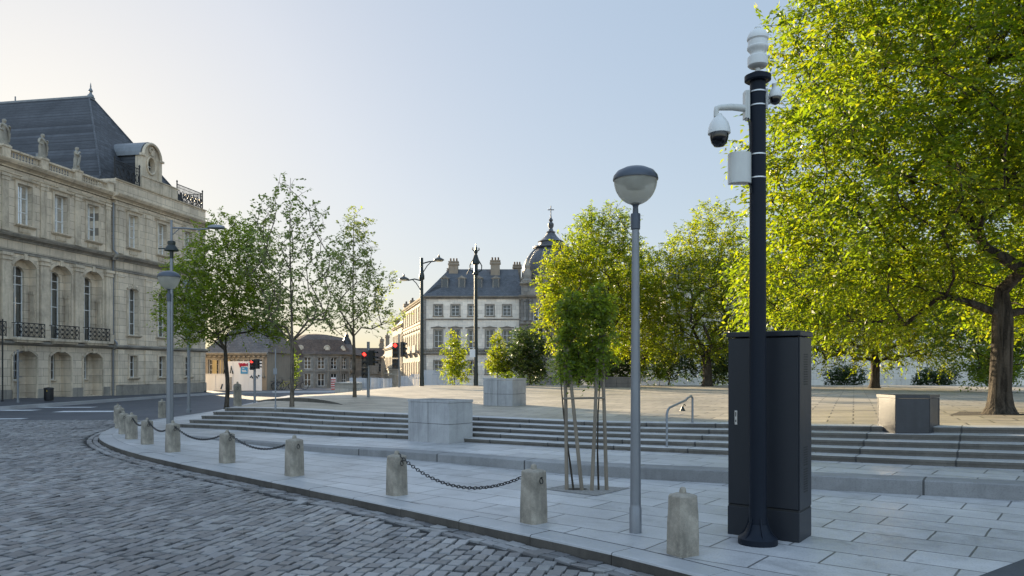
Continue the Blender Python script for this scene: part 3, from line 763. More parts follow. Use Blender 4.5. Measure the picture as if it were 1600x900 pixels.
# ------------------------------------------------------------------ facade tools (local frame: x along the wall, -y outwards, z up)
def arc(xc, w, z1, rise, n=8):
    R_ = (w * w / 4 + rise * rise) / (2 * rise); zc = z1 - R_; a0 = math.asin(min(1, w / 2 / R_))
    return [(xc + R_ * math.sin(-a0 + 2 * a0 * k / n), zc + R_ * math.cos(-a0 + 2 * a0 * k / n)) for k in range(n + 1)]
def panel(mb, x0, x1, z0, z1, y, ops, mi=0):
    xs = sorted({round(v, 4) for v in [x0, x1] + [o[0] - o[1] / 2 for o in ops] + [o[0] + o[1] / 2 for o in ops]})
    zs = sorted({round(v, 4) for v in [z0, z1] + [o[2] for o in ops] + [o[3] for o in ops]})
    for a, b in zip(xs, xs[1:]):
        for c, d in zip(zs, zs[1:]):
            xm, zm = (a + b) / 2, (c + d) / 2
            if any(abs(xm - o[0]) < o[1] / 2 and o[2] < zm < o[3] for o in ops): continue
            mb.quad((a, y, c), (b, y, c), (b, y, d), (a, y, d), mi)
    for (xc, w, a, b, rise, dep) in ops:
        xl, xr, yb = xc - w / 2, xc + w / 2, y + dep
        sp = b - rise
        mb.quad((xl, y, a), (xl, y, sp), (xl, yb, sp), (xl, yb, a), mi); mb.quad((xr, yb, a), (xr, yb, sp), (xr, y, sp), (xr, y, a), mi)
        mb.quad((xl, y, a), (xl, yb, a), (xr, yb, a), (xr, y, a), mi)
        if rise < .01: mb.quad((xl, yb, b), (xl, y, b), (xr, y, b), (xr, yb, b), mi)
        else:
            P = arc(xc, w, b, rise)
            for p, q in zip(P, P[1:]):
                mb.quad((p[0], y, p[1]), (q[0], y, q[1]), (q[0], y, b), (p[0], y, b), mi)
                mb.quad((p[0], yb, p[1]), (q[0], yb, q[1]), (q[0], y, q[1]), (p[0], y, p[1]), mi)
def band(mb, x0, x1, y, z, prof, ends=True, mi=0):
    """moulding swept along x; prof = [(out, dz)...]"""
    A = [(x0, y - o, z + d) for o, d in prof]; B = [(x1, y - o, z + d) for o, d in prof]
    A = [(x0, y + .02, A[0][2])] + A + [(x0, y + .02, A[-1][2])]; B = [(x1, y + .02, B[0][2])] + B + [(x1, y + .02, B[-1][2])]
    for k in range(len(A) - 1): mb.quad(A[k], B[k], B[k + 1], A[k + 1], mi)
    if ends: mb.add(A, [tuple(range(len(A)))], mi); mb.add(B, [tuple(range(len(B) - 1, -1, -1))], mi)
CORN = [(0, 0), (.06, .0), (.06, .07), (.10, .10), (.16, .14), (.30, .17), (.34, .24), (.36, .24), (.40, .32), (.02, .40)]
def cornice(mb, x0, x1, y, z, k=1.0): band(mb, x0, x1, y, z, [(o * k, d * k) for o, d in CORN])
def window_mesh(name, w, h, cols, trans, t=.05, arch=0):
    """white casement: outer frame, mullions, transoms; returns frame mesh and pane mesh, origin at the bottom centre, facing -y"""
    mb = MB()
    mb.box(-w / 2, -w / 2 + t, 0, .06, 0, h); mb.box(w / 2 - t, w / 2, 0, .06, 0, h); mb.box(-w / 2 + t, w / 2 - t, .002, .058, 0, t); mb.box(-w / 2 + t, w / 2 - t, .002, .058, h - t, h)
    for c in range(1, cols): x = -w / 2 + w * c / cols; mb.box(x - t * .55, x + t * .55, -.004, .054, t, h - t)
    for f in trans: mb.box(-w / 2 + t, w / 2 - t, -.008, .050, h * f - t * .4, h * f + t * .4)
    fm = mb.mesh(name); fm.materials.append(M['white'])
    mb = MB(); mb.quad((-w / 2 + t, .036, t), (w / 2 - t, .036, t), (w / 2 - t, .036, h - t), (-w / 2 + t, .036, h - t))
    pm = mb.mesh(name + '_pane'); return fm, pm
def put_window(meshes, parent, x, y, z, glass='glass', curtain=None, rz=0.0):
    fm, pm = meshes
    if not pm.materials: pm.materials.append(M[glass])
    w = inst('window', fm, parent, (x, y, z), rz); inst('pane', pm, w)
    if curtain: inst('curtain', curtain, w)
    return w
def curtain_mesh(x0, x1, z0, z1):
    mb = MB(); n = 14
    for k in range(n):
        a, b = x0 + (x1 - x0) * k / n, x0 + (x1 - x0) * (k + 1) / n
        ya, yb = .14 + .025 * math.sin(k * 1.9), .14 + .025 * math.sin((k + 1) * 1.9)
        mb.quad((a, ya, z0), (b, yb, z0), (b, yb, z1), (a, ya, z1))
    m = mb.mesh('curtain'); m.materials.append(M['curtain']); return m
def hood(mb, x, w, y, z, ped=True):
    """window hood with a low pediment"""
    band(mb, x - w / 2, x + w / 2, y, z, [(.03, 0), (.05, .05), (.14, .08), (.16, .13), (.02, .15)])
    if ped: mb.add([(x - w * .30, y - .13, z + .14), (x + w * .30, y - .13, z + .14), (x, y - .13, z + .33), (x - w * .30, y + .01, z + .14), (x + w * .30, y + .01, z + .14), (x, y + .01, z + .33)], [(0, 1, 2), (1, 4, 5, 2), (0, 2, 5, 3)])

# ------------------------------------------------------------------ the ornate building
A_ = math.atan2(1, .18)
ob = thing('ornate_building', 'ornate limestone building with statues on its balustrade and steep slate roof', 'building', (-25.33, 38, .0), A_)
WX0, WX1, PX1, PY = -10.5, 8.08, 17.45, -.24
bays = [6.42 - 2.46 * k for k in range(7)]
pbays = [9.6, 12.45, 15.3]
TOP = 11.75
mb = MB()
ops = []
for x in bays: ops += [(x, 1.5, .12, 2.63, .32, .62), (x, 1.52, 3.22, 7.32, .42, .42), (x, .94, 9.05, 11.12, 0, .28)]
panel(mb, WX0, WX1, -.2, TOP, 0, ops)
for x in bays:   # back walls of the niches and of the tall arched recesses
    panel(mb, x - .76, x + .76, .1, 2.64, .62, [(x - .06, .80, 1.08, 2.5, 0, .12)])
    panel(mb, x - .78, x + .78, 3.2, 7.33, .42, [(x - .02, .94, 3.3, 6.98, .3, .16)])
pops = []
for x in pbays: pops += [(x, .70, 1.15, 2.5, 0, .25), (x, .90, 3.75, 6.65, .16, .28), (x, .90, 9.12, 11.15, 0, .26)]
panel(mb, WX1, PX1, -.2, TOP, PY, pops)
panel(mb, WX1, PX1, TOP + .38, 13.08, PY + .02, [])
mb.quad((WX1, PY, -.2), (WX1, PY, 13.08), (WX1, 1, 13.08), (WX1, 1, -.2))
for (xa, xb, zt) in ((WX0, WX1, 12.2), (WX1, PX1, 13.08)):   # far sides and flat tops
    mb.quad((xa, 22, -.2), (xa, 22, zt), (xb, 22, zt), (xb, 22, -.2))
    mb.quad((xa, PY if xa == WX1 else 0, zt - .01), (xb, PY if xa == WX1 else 0, zt - .01), (xb, 22, zt - .01), (xa, 22, zt - .01))
mb.quad((WX0, 0, -.2), (WX0, 22, -.2), (WX0, 22, 12.2), (WX0, 0, 12.2)); mb.quad((PX1, PY, -.2), (PX1, PY, 13.08), (PX1, 22, 13.08), (PX1, 22, -.2))
mb.quad((WX0, 5, -.2), (WX0, 5, 12), (PX1, 5, 12), (PX1, 5, -.2))
mb.build('wall', M['lime'], ob)
# plinth is cut by the niches: rebuild per pier
mb = MB()
ed = sorted(bays)
segs = [(WX0, ed[0] - .78)] + [(a + .78, b - .78) for a, b in zip(ed, ed[1:])] + [(ed[-1] + .78, WX1 - .26)]
for a, b in segs: mb = MB(); mb.box(a, b, -.06, .01, -.2, .62); mb.build('plinth', M['limedark'], ob, bevel=.01)
mb = MB(); mb.box(WX1 - .02, PX1 + .04, PY - .06, PY + .01, -.2, .70)
mb.build('plinth', M['limedark'], ob, bevel=.01)
mb = MB()
SC_ = [(0, 0), (.05, .03), (.12, .06), (.20, .10), (.22, .20), (.03, .26)]
band(mb, WX0, WX1, 0, 2.86, SC_); band(mb, WX1 - .2, PX1 + .2, PY, 2.86, SC_)
mb.build('string_course', M['limedark'], ob)
mb = MB(); cornice(mb, WX0, WX1, 0, 8.16, 1.0); cornice(mb, WX1 - .3, PX1 + .3, PY, 8.16, 1.0)
band(mb, WX0, WX1, 0, 7.52, [(0, 0), (.07, .02), (.07, .10), (.10, .13), (.10, .16), (.02, .17)]); band(mb, WX1 - .1, PX1 + .1, PY, 7.52, [(0, 0), (.07, .02), (.07, .10), (.10, .13), (.10, .16), (.02, .17)])
mb.build('cornice', M['limedark'], ob)
mb = MB(); cornice(mb, WX0, WX1, 0, 11.78, 1.08); cornice(mb, WX1 - .36, PX1 + .4, PY, 11.78, 1.1)
band(mb, WX0, WX1, 0, 11.50, [(0, 0), (.05, .01), (.05, .09), (.02, .1)]); band(mb, WX1 - .1, PX1 + .1, PY, 11.50, [(0, 0), (.05, .01), (.05, .09), (.02, .1)])
cor = mb.build('cornice', M['limetrim'], ob)
# pilasters
for x in [b_ + 1.23 for b_ in bays] + [bays[-1] - 1.23]:
    if x > WX1 - .2: x = WX1 - .32
    mb = MB(); w = .27
    mb.box(x - w, x + w, -.15, .0, 3.72, 7.12); mb.box(x - w - .06, x + w + .06, -.20, .0, 3.15, 3.7); mb.box(x - w - .05, x + w + .05, -.20, 0, 7.12, 7.20); mb.box(x - w - .02, x + w + .02, -.17, 0, 7.20, 7.34); mb.box(x - w - .08, x + w + .08, -.23, 0, 7.34, 7.50)
    mb.build('pilaster', M['limetrim'], ob, bevel=.012)
    mb = MB(); mb.box(x - .2, x + .2, -.07, 0, 8.75, 11.1); mb.box(x - .24, x + .24, -.10, 0, 11.1, 11.18); mb.box(x - .21, x + .21, -.08, 0, 11.18, 11.30); mb.box(x - .26, x + .26, -.12, 0, 11.30, 11.44); mb.box(x - .24, x + .24, -.10, 0, 8.58, 8.75)
    mb.build('pilaster', M['limetrim'], ob, bevel=.01)
for x in (8.45, 11.0, 13.9, 17.0):
    mb = MB(); mb.box(x - .26, x + .26, PY - .07, PY, 3.1, 7.2); mb.box(x - .31, x + .31, PY - .11, PY, 7.2, 7.36); mb.box(x - .3, x + .3, PY - .09, PY, .72, 2.84)
    mb.build('pilaster', M['lime'], ob, bevel=.01)
    mb = MB(); mb.box(x - .2, x + .2, PY - .06, PY, 8.62, 11.2); mb.box(x - .25, x + .25, PY - .10, PY, 11.2, 11.4)
    mb.build('pilaster', M['lime'], ob, bevel=.01)
# window surrounds
def surround(x, w, z0, z1, y, t=.13, sill=True, hood_w=None, hood_z=None, rise=0):
    mb = MB(); d = .06
    mb.box(x - w / 2 - t, x - w / 2, y - d, y + .005, z0, z1 - rise); mb.box(x + w / 2, x + w / 2 + t, y - d, y + .005, z0, z1 - rise)
    if rise:
        P = arc(x, w, z1, rise, 8); Q = arc(x, w + 2 * t, z1 + t, rise + .02, 8)
        for (p, q, r_, s_) in zip(P, P[1:], Q[1:], Q):
            mb.add([(p[0], y - d, p[1]), (q[0], y - d, q[1]), (r_[0], y - d, r_[1]), (s_[0], y - d, s_[1]), (p[0], y + .005, p[1]), (q[0], y + .005, q[1]), (r_[0], y + .005, r_[1]), (s_[0], y + .005, s_[1])],
                   [(0, 1, 2, 3), (0, 4, 5, 1), (3, 2, 6, 7)])
        mb.box(x - .10, x + .10, y - d - .05, y, z1 - .06, z1 + t + .10)
    else: mb.box(x - w / 2 - t, x + w / 2 + t, y - d, y + .005, z1, z1 + t)
    if sill: band(mb, x - w / 2 - t - .07, x + w / 2 + t + .07, y, z0 - .14, [(.05, 0), (.10, .04), (.17, .08), (.17, .14), (.0, .14)])
    if hood_w: hood(mb, x, hood_w, y - .02, hood_z)
    mb.build('window_surround', M['limetrim'], ob)
g_w = window_mesh('window', .80, 1.42, 2, (.36, .68), .045)
f_w = window_mesh('window', .94, 3.68, 2, (.20, .48, .74, .86), .05)
s_w = window_mesh('window', .94, 2.07, 2, (.33, .68), .05)
pg_w = window_mesh('window', .70, 1.35, 2, (.36, .68), .045)
pf_w = window_mesh('window', .90, 2.90, 2, (.25, .5, .75), .05)
ps_w = window_mesh('window', .90, 2.03, 2, (.33, .68), .05)
c1 = curtain_mesh(.03, .44, .1, 2.8); c2 = curtain_mesh(-.42, .42, .1, 2.0)
for x in bays:
    put_window(g_w, ob, x - .06, .71, 1.08); put_window(f_w, ob, x - .02, .54, 3.3, curtain=c1); put_window(s_w, ob, x, .24, 9.05, 'glass_bright', curtain=c2)
    surround(x, .94, 9.05, 11.12, 0, .14, True, 1.62, 11.24)
    mb = MB(); mb.box(x - .38, x + .38, -.05, 0, 8.66, 8.88); mb.box(x - .31, x + .31, -.062, -.05, 8.70, 8.84)
    for k in range(7): mb.box(x - .27 + k * .08, x - .23 + k * .08, -.075, -.06, 8.72, 8.82)
    mb.build('carved_panel', M['limetrim'], ob)
    surround(x, 1.52, 3.22, 7.32, 0, .15, False, rise=.42)
    mb = MB(); band(mb, x - .46, x + .34, .60, .98, [(.03, 0), (.10, .03), (.10, .09), (0, .1)]); mb.build('sill', M['limetrim'], ob); mb = MB(); mb.box(x - .7, x + .7, .48, .6, .02, .2); mb.build('threshold', M['limetrim'], ob)
    for sx in (-1, 1): mb = MB(); mb.box(x + sx * .76 - (.14 if sx > 0 else 0), x + sx * .76 + (0 if sx > 0 else .14), .04, .30, 5.55, 5.72); mb.box(x + sx * .76 - (.09 if sx > 0 else 0), x + sx * .76 + (0 if sx > 0 else .09), .06, .28, 3.25, 5.55); mb.build('impost', M['limetrim'], ob)
    surround(x, 1.5, .12, 2.63, 0, .10, False, rise=.32)
    # balcony
    mb = MB(); mb.box(x - .92, x + .92, -.46, -.0, 3.13, 3.27); mb.box(x - .85, x + .85, -.38, 0, 3.02, 3.13); bal = mb.build('balcony', M['limetrim'], ob, bevel=.015)
    mb = MB(); yb = -.42
    mb.tube([(x - .88, yb, 4.0), (x + .88, yb, 4.0)], .025, 5); mb.tube([(x - .88, yb, 3.33), (x + .88, yb, 3.33)], .018, 5)
    for e in (-.88, .88): mb.tube([(x + e, yb, 3.27), (x + e, yb, 4.02)], .022, 5); mb.tube([(x + e, yb, 4.0), (x + e, -.02, 4.0)], .02, 5); mb.tube([(x + e, yb / 2, 3.3), (x + e, yb / 2, 4.0)], .018, 5)
    for k in range(5):
        xc = x - .70 + k * .35; z0 = 3.665
        mb.tube([(xc + .13 * math.cos(a), yb, z0 + .13 * math.sin(a)) for a in [q * math.pi / 5 for q in range(11)]], .017, 4)
        for sg in (-1, 1):
            mb.tube([(xc + sg * .06 * (1 - q / 9) * math.cos(q * .9), yb - .01, z0 + sg * .09 + .08 * (1 - q / 9) * math.sin(q * .9) * sg) for q in range(9)], .016, 4)
            mb.tube([(xc - sg * .17, yb, 3.33), (xc - sg * .05, yb, 3.5), (xc + sg * .10, yb, 3.54)], .014, 4); mb.tube([(xc - sg * .17, yb, 4.0), (xc - sg * .05, yb, 3.83), (xc + sg * .10, yb, 3.79)], .014, 4)
        mb.tube([(xc + .175, yb, 3.33), (xc + .175, yb, 4.0)], .013, 4)
    mb.build('railing', M['iron'], bal)
for x in pbays:
    put_window(pg_w, ob, x, PY + .21, 1.15); put_window(pf_w, ob, x, PY + .24, 3.75, curtain=c1); put_window(ps_w, ob, x, PY + .22, 9.12, 'glass_bright', curtain=c2)
    surround(x, .90, 9.12, 11.15, PY, .14, True, 1.55, 11.27)
    surround(x, .90, 3.75, 6.65, PY, .15, True, rise=.16); surround(x, .70, 1.15, 2.5, PY, .10, True)
    mb = MB(); mb.box(x - .36, x + .36, PY - .05, PY, 8.70, 8.92); mb.build('carved_panel', M['limetrim'], ob)
    mb = MB(); mb.box(x - .5, x + .5, PY - .04, PY, 3.18, 3.55); mb.build('carved_panel', M['limetrim'], ob)
# downpipe
mb = MB(); mb.tube([(8.0, -.10, 0), (8.0, -.10, 2.8), (8.0, -.36, 2.95), (8.0, -.36, 3.2), (8.0, -.10, 3.5), (8.0, -.10, 8.1), (8.0, -.42, 8.3), (8.0, -.42, 8.5), (8.0, -.12, 8.8), (8.0, -.12, 11.6)], .05, 8)
for z in (1.2, 4.6, 6.4, 9.6, 10.8): mb.lathe([(.062, z), (.062, z + .05)], (8.0, -.10, 0), 8)
mb.build('downpipe', M['galv'], ob)
# balustrade
PED = [.2 - 2.46 * k for k in range(4, -1, -1)] + [2.66, 5.12, 7.7]
mb = MB(); mb.box(WX0, WX1 - .3, -.16, .16, 12.18, 12.27); mb.box(WX0, WX1 - .3, -.15, .15, 12.62, 12.72)
bl = mb.build('balustrade', M['limetrim'], ob, bevel=.01)
mb = MB(); mb.lathe([(.045, 0), (.05, .03), (.03, .06), (.062, .15), (.055, .20), (.03, .28), (.05, .31), (.05, .35)], n=8); bme = mb.mesh('baluster'); bme.materials.append(M['limetrim'])
for a, b in list(zip(PED, PED[1:]))[2:]:
    n = int((b - a - .6) / .17)
    for k in range(n):
        x = a + .34 + (b - a - .68) * k / (n - 1)
        inst('baluster', bme, bl, (x, 0, 12.27))
for x in PED:
    mb = MB(); mb.box(x - .24, x + .24, -.21, .21, 12.18, 12.70); mb.box(x - .28, x + .28, -.25, .25, 12.70, 12.80); mb.build('pedestal', M['limetrim'], bl, bevel=.012)
# attic parapet, roof
mb = MB(); band(mb, WX1 - .06, PX1 + .08, PY + .02, 12.98, [(0, 0), (.08, .03), (.10, .09), (.02, .12)]); mb.box(10.55, 14.25, PY + .06, PY + .3, 13.1, 13.82); band(mb, 10.5, 14.3, PY + .06, 13.80, [(0, 0), (.05, .02), (.05, .08), (0, .1)])
mb.build('parapet', M['limetrim'], ob, bevel=.01)
def railing(x0, x1, y, z, h=1.12, turn=None):
    mb = MB()
    pts = [(x0, y), (x1, y)] + ([(x1, turn)] if turn else [])
    for (a, b) in zip(pts, pts[1:]):
        a, b = Vector((*a, 0)), Vector((*b, 0)); L = (b - a).length; d = (b - a) / L
        for zz, r_ in ((z + .1, .02), (z + h * .82, .016), (z + h, .028)): mb.tube([a + Vector((0, 0, zz)), b + Vector((0, 0, zz))], r_, 5)
        n = int(L / .14)
        for k in range(n + 1): p = a + d * (L * k / n); mb.tube([p + Vector((0, 0, z)), p + Vector((0, 0, z + h))], .02, 4)
        m = int(L / .42)
        for k in range(m):
            p = a + d * (L * (k + .5) / m)
            mb.tube([p + d * (.16 * math.cos(q)) + Vector((0, 0, z + .48 + .26 * math.sin(q))) for q in [w * math.pi / 5 for w in range(11)]], .03, 4)
        for p in (a, b): mb.tube([p + Vector((0, 0, z)), p + Vector((0, 0, z + h + .12))], .045, 6); mb.lathe([(.02, z + h + .10), (.06, z + h + .16), (.05, z + h + .22), (.01, z + h + .28)], (p.x, p.y, 0), 8)
    mb.build('roof_railing', M['iron'], ob)
railing(WX1 + .1, 10.45, PY + .18, 13.1, turn=None); railing(14.35, PX1 - .1, PY + .18, 13.1, turn=5.0)
# slate roof: flared pavilion with a hipped end towards the street and a ridge running back
def ring_r(z, f): return z
x0, x1, yf, yb_ = 8.15, 17.1, .85, 21.6; ap0, ap1 = Vector((12.5, 5.05, 19.75)), Vector((12.5, 17.5, 19.75))
lv = [(0, 12.95), (.05, 13.3), (.115, 14.0), (1, 19.75)]
def rpt(c, f, z):
    a = ap0 if c in (0, 1) else ap1
    b = {0: (x0, yf), 1: (x1, yf), 2: (x1, yb_), 3: (x0, yb_)}[c]
    w = .16
    ax = a.x + (-w if c in (0, 3) else w)
    return (b[0] + (ax - b[0]) * f, b[1] + (a.y - b[1]) * f, z)
mb = MB()
fl_ = [(0.0, 12.95), (.035, 13.25), (.10, 13.95), (.985, 19.7)]
for (f0, z0), (f1, z1) in zip(fl_, fl_[1:]):
    for c, mi in ((3, 0), (1, 0), (2, 0)):
        d = (c + 1) % 4
        mb.quad(rpt(c, f0, z0), rpt(d, f0, z0), rpt(d, f1, z1), rpt(c, f1, z1), 0)
    mb.quad(rpt(0, f0, z0), rpt(1, f0, z0), rpt(1, f1, z1), rpt(0, f1, z1), 0)
rf = mb.build('roof', M['slate'], ob)
mb = MB(); mb.box(12.28, 12.72, 4.9, 17.6, 19.62, 19.80); mb.tube([(12.5, 4.9, 19.82), (12.5, 17.6, 19.82)], .09, 6)
mb.build('lead_ridge', M['lead'], rf)
for c in (0, 1): mb = MB(); mb.tube([rpt(c, .03, 13.3), rpt(c, .10, 14.0), rpt(c, .985, 19.7)], .05, 5); mb.build('hip', M['slate2'], rf)
mb = MB(); mb.lathe([(.22, 19.75), (.20, 19.9), (.10, 20.0), (.08, 20.1), (.14, 20.2), (.09, 20.32), (.04, 20.4), (.05, 20.5), (.01, 20.75)], (12.5, 5.05, 0), 10); mb.build('finial', M['lead'], rf)
mb = MB(); mb.tube([(10.6, 10.0, 16.3), (10.6, 10.0, 17.1)], .05, 5); mb.box(8.9, 9.3, 5.6, 6.0, 14.6, 15.1); mb.build('roof_vent', M['lead'], rf)
mb = MB(); mb.box(12.47, 12.53, 10.8, 10.86, 19.8, 20.2); mb.build('roof_spike', M['lead'], rf)
# oeil-de-boeuf dormer
mb = MB(); xc, y0 = 12.45, .55; ww, zs, zb = .95, 15.45, 13.0
def oval(rx_, rz_, n=20): return [(xc + rx_ * math.cos(2 * math.pi * k / n), 14.98 + rz_ * math.sin(2 * math.pi * k / n)) for k in range(n)]
out = [(xc + ww * math.cos(a), zs + ww * math.sin(a)) for a in [math.pi * k / 12 for k in range(13)]]
outl = [(xc + ww, zb)] + out + [(xc - ww, zb)]
In = oval(.36, .50)
def nearest_loop(front_y, back_y, mi):
    # stone face between the outline and the oval opening, joined radially
    n = 40
    def on_out(a):
        dx, dz = math.cos(a), math.sin(a); best = None
        for p, q in zip(outl, outl[1:] + outl[:1]):
            px, pz, qx, qz = p[0] - xc, p[1] - 14.98, q[0] - xc, q[1] - 14.98
            den = dx * (qz - pz) - dz * (qx - px)
            if abs(den) < 1e-9: continue
            t = (px * (qz - pz) - pz * (qx - px)) / den; u_ = (px * dz - pz * dx) / den
            if t > 0 and -1e-6 <= u_ <= 1 + 1e-6 and (best is None or t > best): best = t
        return (xc + dx * best, 14.98 + dz * best)
    for k in range(n):
        a, b = 2 * math.pi * k / n, 2 * math.pi * (k + 1) / n
        p, q = on_out(a), on_out(b); r_, s_ = (xc + .36 * math.cos(a), 14.98 + .5 * math.sin(a)), (xc + .36 * math.cos(b), 14.98 + .5 * math.sin(b))
        mb.quad((r_[0], front_y, r_[1]), (s_[0], front_y, s_[1]), (q[0], front_y, q[1]), (p[0], front_y, p[1]), mi)
        mb.quad((r_[0], front_y, r_[1]), (r_[0], back_y, r_[1]), (s_[0], back_y, s_[1]), (s_[0], front_y, s_[1]), mi)
        mb.quad((p[0], front_y, p[1]), (q[0], front_y, q[1]), (q[0], back_y, q[1]), (p[0], back_y, p[1]), mi)
nearest_loop(y0, y0 + .45, 0)
do = mb.build('dormer', M['limetrim'], ob)
mb = MB()
mb.tube([(xc + .43 * math.cos(a), y0 - .02, 14.98 + .57 * math.sin(a)) for a in [2 * math.pi * k / 24 for k in range(25)]], .075, 6)
P = [(xc + (ww - .04) * math.cos(a), y0 - .10, zs + (ww - .02) * math.sin(a)) for a in [math.pi * k / 16 for k in range(17)]]; mb.tube(P, .10, 6)
for sx in (-1, 1): mb.box(xc + sx * (ww - .1) - .16, xc + sx * (ww - .1) + .16, y0 - .10, y0, 13.0, 15.4); mb.box(xc + sx * ww - .22, xc + sx * ww + .22, y0 - .17, y0, 15.40, 15.54)
mb.box(xc - .13, xc + .13, y0 - .14, y0, 15.62, 15.95); mb.tube([(xc + .2 * math.cos(a), y0 - .05, 15.95 + .2 * math.sin(a)) for a in [2 * math.pi * k / 12 for k in range(13)]], .06, 5)
mb.build('dormer_moulding', M['limetrim'], do)
mb = MB(); mb.add([(p[0], y0 + .3, p[1]) for p in oval(.37, .51)], [tuple(range(20))]); wn = mb.build('oval_pane', M['glass_far'], do)
mb = MB(); mb.box(xc - .02, xc + .02, y0 + .27, y0 + .32, 14.5, 15.46); mb.box(xc - .35, xc + .35, y0 + .275, y0 + .315, 14.96, 15.0); mb.build('oval_bars', M['white'], wn)
mb = MB()
rings = []
for yy in (y0 + .02, y0 + 3.6): rings.append([(xc + (ww + .10) * math.cos(a), yy, zs + (ww + .10) * math.sin(a)) for a in [math.pi * k / 12 for k in range(13)]] + [(xc + (ww - .05) * math.cos(a), yy, zs + (ww - .05) * math.sin(a)) for a in [math.pi * (12 - k) / 12 for k in range(13)]])
mb.loft(rings); mb.build('dormer_roof', M['lead'], do, fixn=True)
mb = MB(); mb.box(xc - ww + .03, xc + ww - .03, y0 + .4, y0 + 3.4, 13.0, zs + .02); mb.build('dormer_cheek', M['slate'], do)

# statues on the balustrade
def statue_mesh(seed):
    """robed figure standing in contrapposto, one arm bent to the chest, the other at the hip"""
    rs = random.Random(seed); sw = rs.choice((-1, 1)); mb = MB()
    prof = [(0, .19, .15, 0), (.10, .20, .16, 0), (.35, .165, .135, .01), (.55, .175, .135, .02), (.66, .165, .13, .025), (.78, .125, .10, .015), (.90, .15, .11, 0), (.99, .185, .115, -.01), (1.04, .15, .09, -.01), (1.075, .06, .06, -.005),
            (1.10, .052, .055, 0), (1.13, .062, .07, 0), (1.18, .078, .088, .0), (1.24, .078, .09, .0), (1.29, .055, .065, 0), (1.31, .015, .02, 0)]
    n = 18; rings = []
    for z, rx_, ry_, dx in prof:
        fold = .10 if z < .7 else .03
        rings.append([((rx_ * (1 + fold * math.sin(5 * a + z * 3 + seed))) * math.cos(a) + dx * sw, (ry_ * (1 + fold * math.cos(7 * a + seed))) * math.sin(a) - (.02 if z > 1.1 else 0), z) for a in [2 * math.pi * k / n for k in range(n)]])
    mb.loft(rings, 0, True)
    mb.tube([(.16 * sw, 0, 1.0), (.235 * sw, .01, .92), (.285 * sw, .0, .80), (.25 * sw, -.06, .72), (.17 * sw, -.11, .70)], [.06, .058, .05, .045, .04], 9)
    mb.tube([(-.16 * sw, 0, 1.0), (-.24 * sw, -.01, .90), (-.26 * sw, -.06, .80), (-.17 * sw, -.15, .90 + .12 * rs.random()), (-.10 * sw, -.17, .98)], [.06, .058, .05, .045, .04], 9)
    mb.tube([(.18 * sw, -.02, 1.02), (.05, -.14, .85), (-.14 * sw, -.14, .6), (-.19 * sw, -.08, .2)], [.05, .055, .06, .05], 7)
    m2 = mb.mesh('statue'); m2.materials.append(M['statue']); return m2
base_m = Matrix.Translation((-25.33, 38, 0)) @ Matrix.Rotation(A_, 4, 'Z')
for x, sd, lab in ((.2, 1, 'robed stone statue on the balustrade at the picture edge, largest of the three'), (2.66, 2, 'robed stone statue on the balustrade, middle of the three'), (5.12, 5, 'robed stone statue on the balustrade nearest to the slate dormer end')):
    p = base_m @ Vector((x, -.02, 12.80))
    o = inst('statue', statue_mesh(sd), None, p, A_ + .12 * sd); o.scale = (1.15, 1.15, 1.0); tag(o, lab, 'statue', 'statues on the balustrade')
    mb = MB(); mb.box(-.2, .2, -.18, .18, 0, .06); mb.build('statue_base', M['statue'], o)

